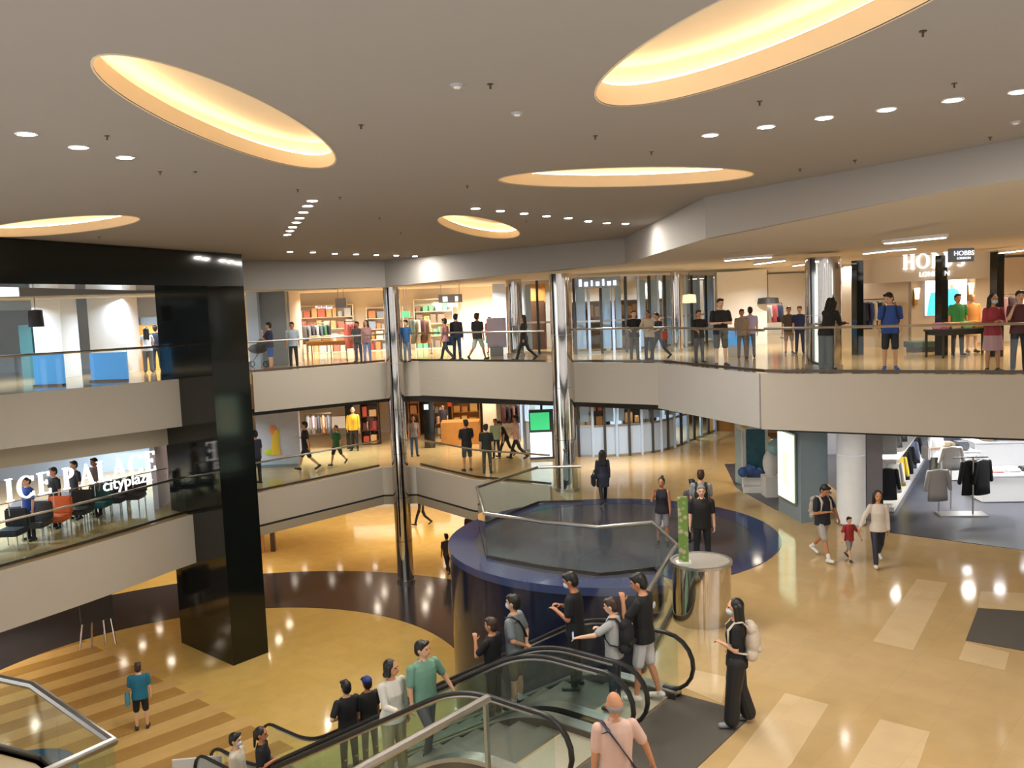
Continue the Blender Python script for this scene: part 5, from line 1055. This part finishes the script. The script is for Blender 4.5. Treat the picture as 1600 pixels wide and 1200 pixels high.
# shop
wall('shop_rear', mat('shop_wall', hexlin('a9abb6'), .5), (10.5, 31), (24, 31), L1, 3.45); wall('shop_side', M_WHITE, (23.6, 16), (23.6, 31), L1, 3.45, -.15)
SG = 'long white wall rail in the right shop'
def pxp(x, y): p = at(x, y, 0); return (float(p[0]), float(p[1]))
a, b = Vector(pxp(1384, 800)), Vector(pxp(1448, 700)); t = thing('wall_gondola', 'long white wall fixture along the left side of the right shop', 'shelf', (*a, 0)); d = (b - a).normalized(); nn = Vector((-d.y, d.x))
MB().wall([tuple(a + nn * .35), tuple(b + nn * .35)], 0, 2.6, .08).build('back_panel', M_WHITE, t); MB().wall([tuple(a + nn * .3), tuple(b + nn * .3)], 1.28, 1.34, -.55).build('shelf_board', M_WHITE, t); MB().wall([tuple(a + nn * .3), tuple(b + nn * .3)], .02, .14, -.5).build('base_board', M_WHITE, t)
for z in (1.18, 2.4): MB().tube([(*a, z), (*b, z)], .014, 6).build('rail', M_STEEL, t)
rz = math.atan2(d.y, d.x) + PI / 2 + .4
for z, cols in ((1.18, [('1b1c20', 'black'), ('e8e8ea', 'white'), ('e3c94a', 'yellow'), ('17181b', 'black'), ('2b2d36', 'charcoal'), ('9aa3c0', 'pale blue'), ('2a2c33', 'dark grey')]), (2.4, [('c9d6da', 'ice blue'), ('2c2e33', 'black'), ('3a3c3a', 'dark green'), ('b9b9ae', 'stone'), ('22242b', 'navy'), ('d0d0d6', 'pale grey')])):
    for i, (c_, n) in enumerate(cols): q = a.lerp(b, .03 + .62 * i / len(cols)); garment(q.x, q.y, z, c_, '%s jacket on the %s %s' % (n, 'lower' if z < 2 else 'upper', SG), rz, .82, .5, 'jackets on the ' + SG)
# T-stand with jackets
tb = pxp(1520, 806); t = thing('clothes_stand', 'steel clothes stand with flat base in front of the right shop tables', 'clothes rack', (*tb, 0)); u = Vector((.75, -.66)); 
MB().box((tb[0] - .25, tb[1] + .1, .025), (1.15, .5, .05), -.15).build('base_plate', M_STEEL, t); MB().tube([(*tb, .05), (*tb, 1.5)], .022, 8).build('pole', M_STEEL, t); MB().tube([(tb[0] - .5, tb[1] + .05, 1.5), (tb[0] + .35, tb[1] - .05, 1.5)], .016, 8).build('arm', M_STEEL, t); MB().tube([(tb[0] - .7, tb[1] + .35, .05), (tb[0] - .7, tb[1] + .35, 1.25)], .018, 8).build('pole', M_STEEL, t)
for dx, dy, z, c_, n in [(.02, .12, 1.48, '101113', 'black jacket hanging just behind the pole'), (.16, .2, 1.48, '17181a', 'second black jacket on the flat-based stand'), (.3, .12, 1.48, '0d0e10', 'outermost black jacket on the flat-based stand')]: garment(tb[0] + dx, tb[1] + dy, z, c_, n, .15 + dx, .86, .56)
garment(tb[0] - .72, tb[1] + .35, 1.24, 'b5b2ae', 'grey sweatshirt on the left of the flat-based clothes stand', .05, .8, .54); 
o = MB().box((tb[0] - .78, tb[1] + .25, .86), (.14, .01, .05)); tag(o.build('chest_patch', cm('a8443c')), 'small red patch on the grey sweatshirt of the stand', 'patch') if False else o.bm.free()
garment(tb[0] - .2, tb[1] + .7, 1.75, 'e6e4e0', 'white sweatshirt hung high behind the black jackets', 0, .6, .52)
MB().tube([(tb[0] - .2, tb[1] + .72, .0), (tb[0] - .2, tb[1] + .72, 1.75)], .018, 8).build('pole', M_STEEL, t)
for i, (x, y, sx, sy, h, lb) in enumerate([(1578, 778, 1.9, 1.1, .75, 'front white display plinth'), (1560, 742, 1.8, 1.0, 1.1, 'rear white display plinth'), (1500, 748, .9, .6, .9, 'small white plinth beside the stand')]):
    p = pxp(x, y); t = thing('display_plinth', lb + ' in the right shop', 'plinth', (*p, 0)); MB().box((*p, h / 2), (sx, sy, h - .06), -.1).build('body', M_WHITE, t); MB().box((*p, h - .02), (sx + .06, sy + .06, .04), -.1).build('top', M_WHITE, t)
    for k, (c_, n) in enumerate(([('e8a8a8', 'pink'), ('d9d9dc', 'white'), ('2b2c30', 'black')], [('c9b49a', 'tan'), ('b9d0e0', 'pale blue'), ('d9482f', 'orange-red'), ('1f2638', 'navy')], [('c9b08a', 'beige'), ('6b6f78', 'grey')])[i]):
        hh = (.1, .3, .25)[i]; o = MB().box((p[0] + (k - 1) * .42, p[1] - .05, h + .004 + hh / 2), (.34, .4, hh), -.1); bmesh.ops.bevel(o.bm, geom=o.bm.edges[:], offset=.03, segments=2, affect='EDGES'); tag(o.build('folded_stack', cm(c_)), n + ' goods on the ' + lb, 'goods', 'goods on the ' + lb)
clothes_rack(pxp(1560, 722), pxp(1600, 716), L1, 1.5, 'rack of dark clothes at the back of the right shop', [('1f2638', 'navy'), ('2b2b30', 'black'), ('8a6a4a', 'brown'), ('24242a', 'charcoal')], 'garment', 'rear rack of the right shop')
p = pxp(1530, 700); t = thing('wall_screen', 'pale blue lit screen at the back of the right shop', 'screen', (p[0], 30.8, 2)); MB().box((X(1533, 687, 30.7), 30.8, 2.05), (1.1, .1, .7)).build('frame', M_GREYD, t); MB().box((X(1533, 687, 30.7), 30.74, 2.05), (1.0, .02, .6)).build('screen', emis('blue_screen', (.55, .75, 1), 1.3), t)
# --- ground floor: shop fronts at the back, display stand, sign board
wall('ground_back', M_WOOD, (-20, 48), (8, 48), L0, -.6)
for i, (x0, x1) in enumerate([(-9, -5.2), (-4.6, -2.2), (-1.8, 1.5)]): struct(MB().box(((x0 + x1) / 2, 47.7, L0 + 1.5), (x1 - x0, .1, 2.2)).build('window_%d' % (8 + i), emis('shop_window_glow', (1, .84, .66), 1.3)))
for i, (x0, x1) in enumerate([(-8.6, -6.2), (-5.4, -3.4)]):
    bp_ = MB().box(((x0 + x1) / 2, 44, L0 + .45), (x1 - x0, 1, .9)); tag(bp_.build('white_counter', M_WHITE), ['left', 'right'][i] + ' white counter at the back of the ground floor', 'counter')
for i in range(7): 
    x = -12.8 + i * .42; tag(MB().box((x, 35.4 + .15 * i, L0 + 1.25), (.18, .18, 2.5)).build('slat_post', [M_WOODD, M_STEEL, M_WOOD][i % 3]), 'vertical slat of the screen behind the black pillar, ground floor', 'screen', 'slats behind the black pillar')
p = at(150, 1012, L0); t = thing('display_stand', 'dark display stand with steel legs under the left balcony, ground floor', 'stand', (p[0], p[1], L0))
MB().box((p[0], p[1] + .2, L0 + 1.2), (.9, .3, .8), .6).build('box', M_GREYD, t)
for u in (-.4, -.1, .25, .5): MB().tube([(p[0] + u, p[1] + u * .5, L0), (p[0] + u * .7, p[1] + .1 + u * .5, L0 + .95)], .03, 6).build('leg', M_CHROME, t)
p = at(312, 1240, L0); q = (float(p[0]), float(p[1])); t = thing('notice_board', 'white notice board at the foot of the near escalator, bottom edge', 'sign', (*q, L0)); zt = zon(312, 1183, q)
MB().box((*q, zt - .35), (1.0, .05, .7), .1).build('board', M_WHITE, t); MB().box((q[0] + .36, q[1] - .03, zt - .06), (.06, .01, .05), .1).build('orange_mark', cm('e8a02f'), t)
for e in (-.35, .35): MB().tube([(q[0] + e, q[1], L0), (q[0] + e, q[1], zt - .6)], .02, 6).build('leg', M_STEEL, t)

# ------------------------------------------------------------------ downlights and sprinklers in the atrium ceiling
def downlight(x, y, label, grp):
    p = at(x, y, CE); t = thing('downlight', label, 'downlight', (p[0], p[1], CE), grp); r = .068
    MB().lathe([(r + .025, CE - .012), (r + .025, CE - .002)], (p[0], p[1]), 20).build('trim_ring', M_WHITE, t); MB().lathe([(r, CE - .0136), (r, CE - .0121)], (p[0], p[1]), 20).build('lens', M_LAMP, t)
for pts, nm in [([(41, 208), (123, 229), (196, 245)], 'left row near the long oval cove'), ([(488, 313), (481, 321), (474, 331), (468, 340), (463, 347), (457, 354), (453, 360), (449, 366)], 'row running away from the long oval cove'),
                ([(453, 393), (489, 394), (523, 396), (556, 397), (588, 398), (619, 399), (648, 400), (678, 401)], 'farthest row along the left bulkhead'), ([(743, 325), (782, 329), (819, 333), (854, 337), (888, 340), (919, 345), (948, 348), (977, 349)], 'row between the small and the wide oval cove'),
                ([(1110, 210), (1197, 197), (1288, 183), (1385, 170), (1489, 155), (1593, 142)], 'right row below the largest oval cove')]:
    for i, (x, y) in enumerate(pts): downlight(x, y, '%s round downlight of the %s' % (ORD[i], nm), 'downlights of the ' + nm)
for i, (x, y) in enumerate([(564, 195), (531, 308), (593, 340), (730, 290), (1187, 158), (1442, 48), (1491, 130), (1250, 264), (1547, 214), (1336, 250), (167, 212), (465, 296), (626, 363), (766, 131), (1018, 237), (930, 212), (250, 268), (305, 268), (155, 370), (822, 345)]):
    p = at(x, y, CE); t = thing('sprinkler', 'small dark sprinkler head on the atrium ceiling', 'sprinkler', (p[0], p[1], CE), 'sprinkler heads on the atrium ceiling')
    MB().lathe([(.024, CE - .008), (.024, CE)], (p[0], p[1]), 12).build('plate', M_STEELD, t); MB().tube([(p[0], p[1], CE - .04), (p[0], p[1], CE - .006)], .008, 6).build('nozzle', M_STEELD, t)
for x, y, lb in [(714, 132, 'round white smoke detector near the top middle of the ceiling'), (808, 176, 'round grey smoke detector between the oval coves'), (1587, 190, 'round smoke detector at the right edge of the ceiling')]:
    p = at(x, y, CE); t = thing('smoke_detector', lb, 'smoke detector', (p[0], p[1], CE)); MB().lathe([(.045, CE - .02), (.055, CE)], (p[0], p[1]), 20).build('housing', M_SIGNG, t); MB().lathe([(.025, CE - .03), (.03, CE - .02)], (p[0], p[1]), 16).build('sensor', M_WHITE, t)

# blue kiosk below the near left railing
p = at(25, 1212, L0 + 1.0); t = thing('round_kiosk', 'glossy blue round kiosk seen through the glass in the bottom left corner', 'kiosk', (p[0], p[1], L0))
MB().lathe([(1.0, L0), (1.05, L0 + .9)], (p[0], p[1]), 48).build('body', mat('kiosk_blue', hexlin('1d4f7a'), .2), t, True); MB().lathe([(1.12, L0 + .9), (1.12, L0 + .98), (.4, L0 + 1.12)], (p[0], p[1]), 48).build('top', mat('kiosk_top', hexlin('2f6f9c'), .15), t, True)
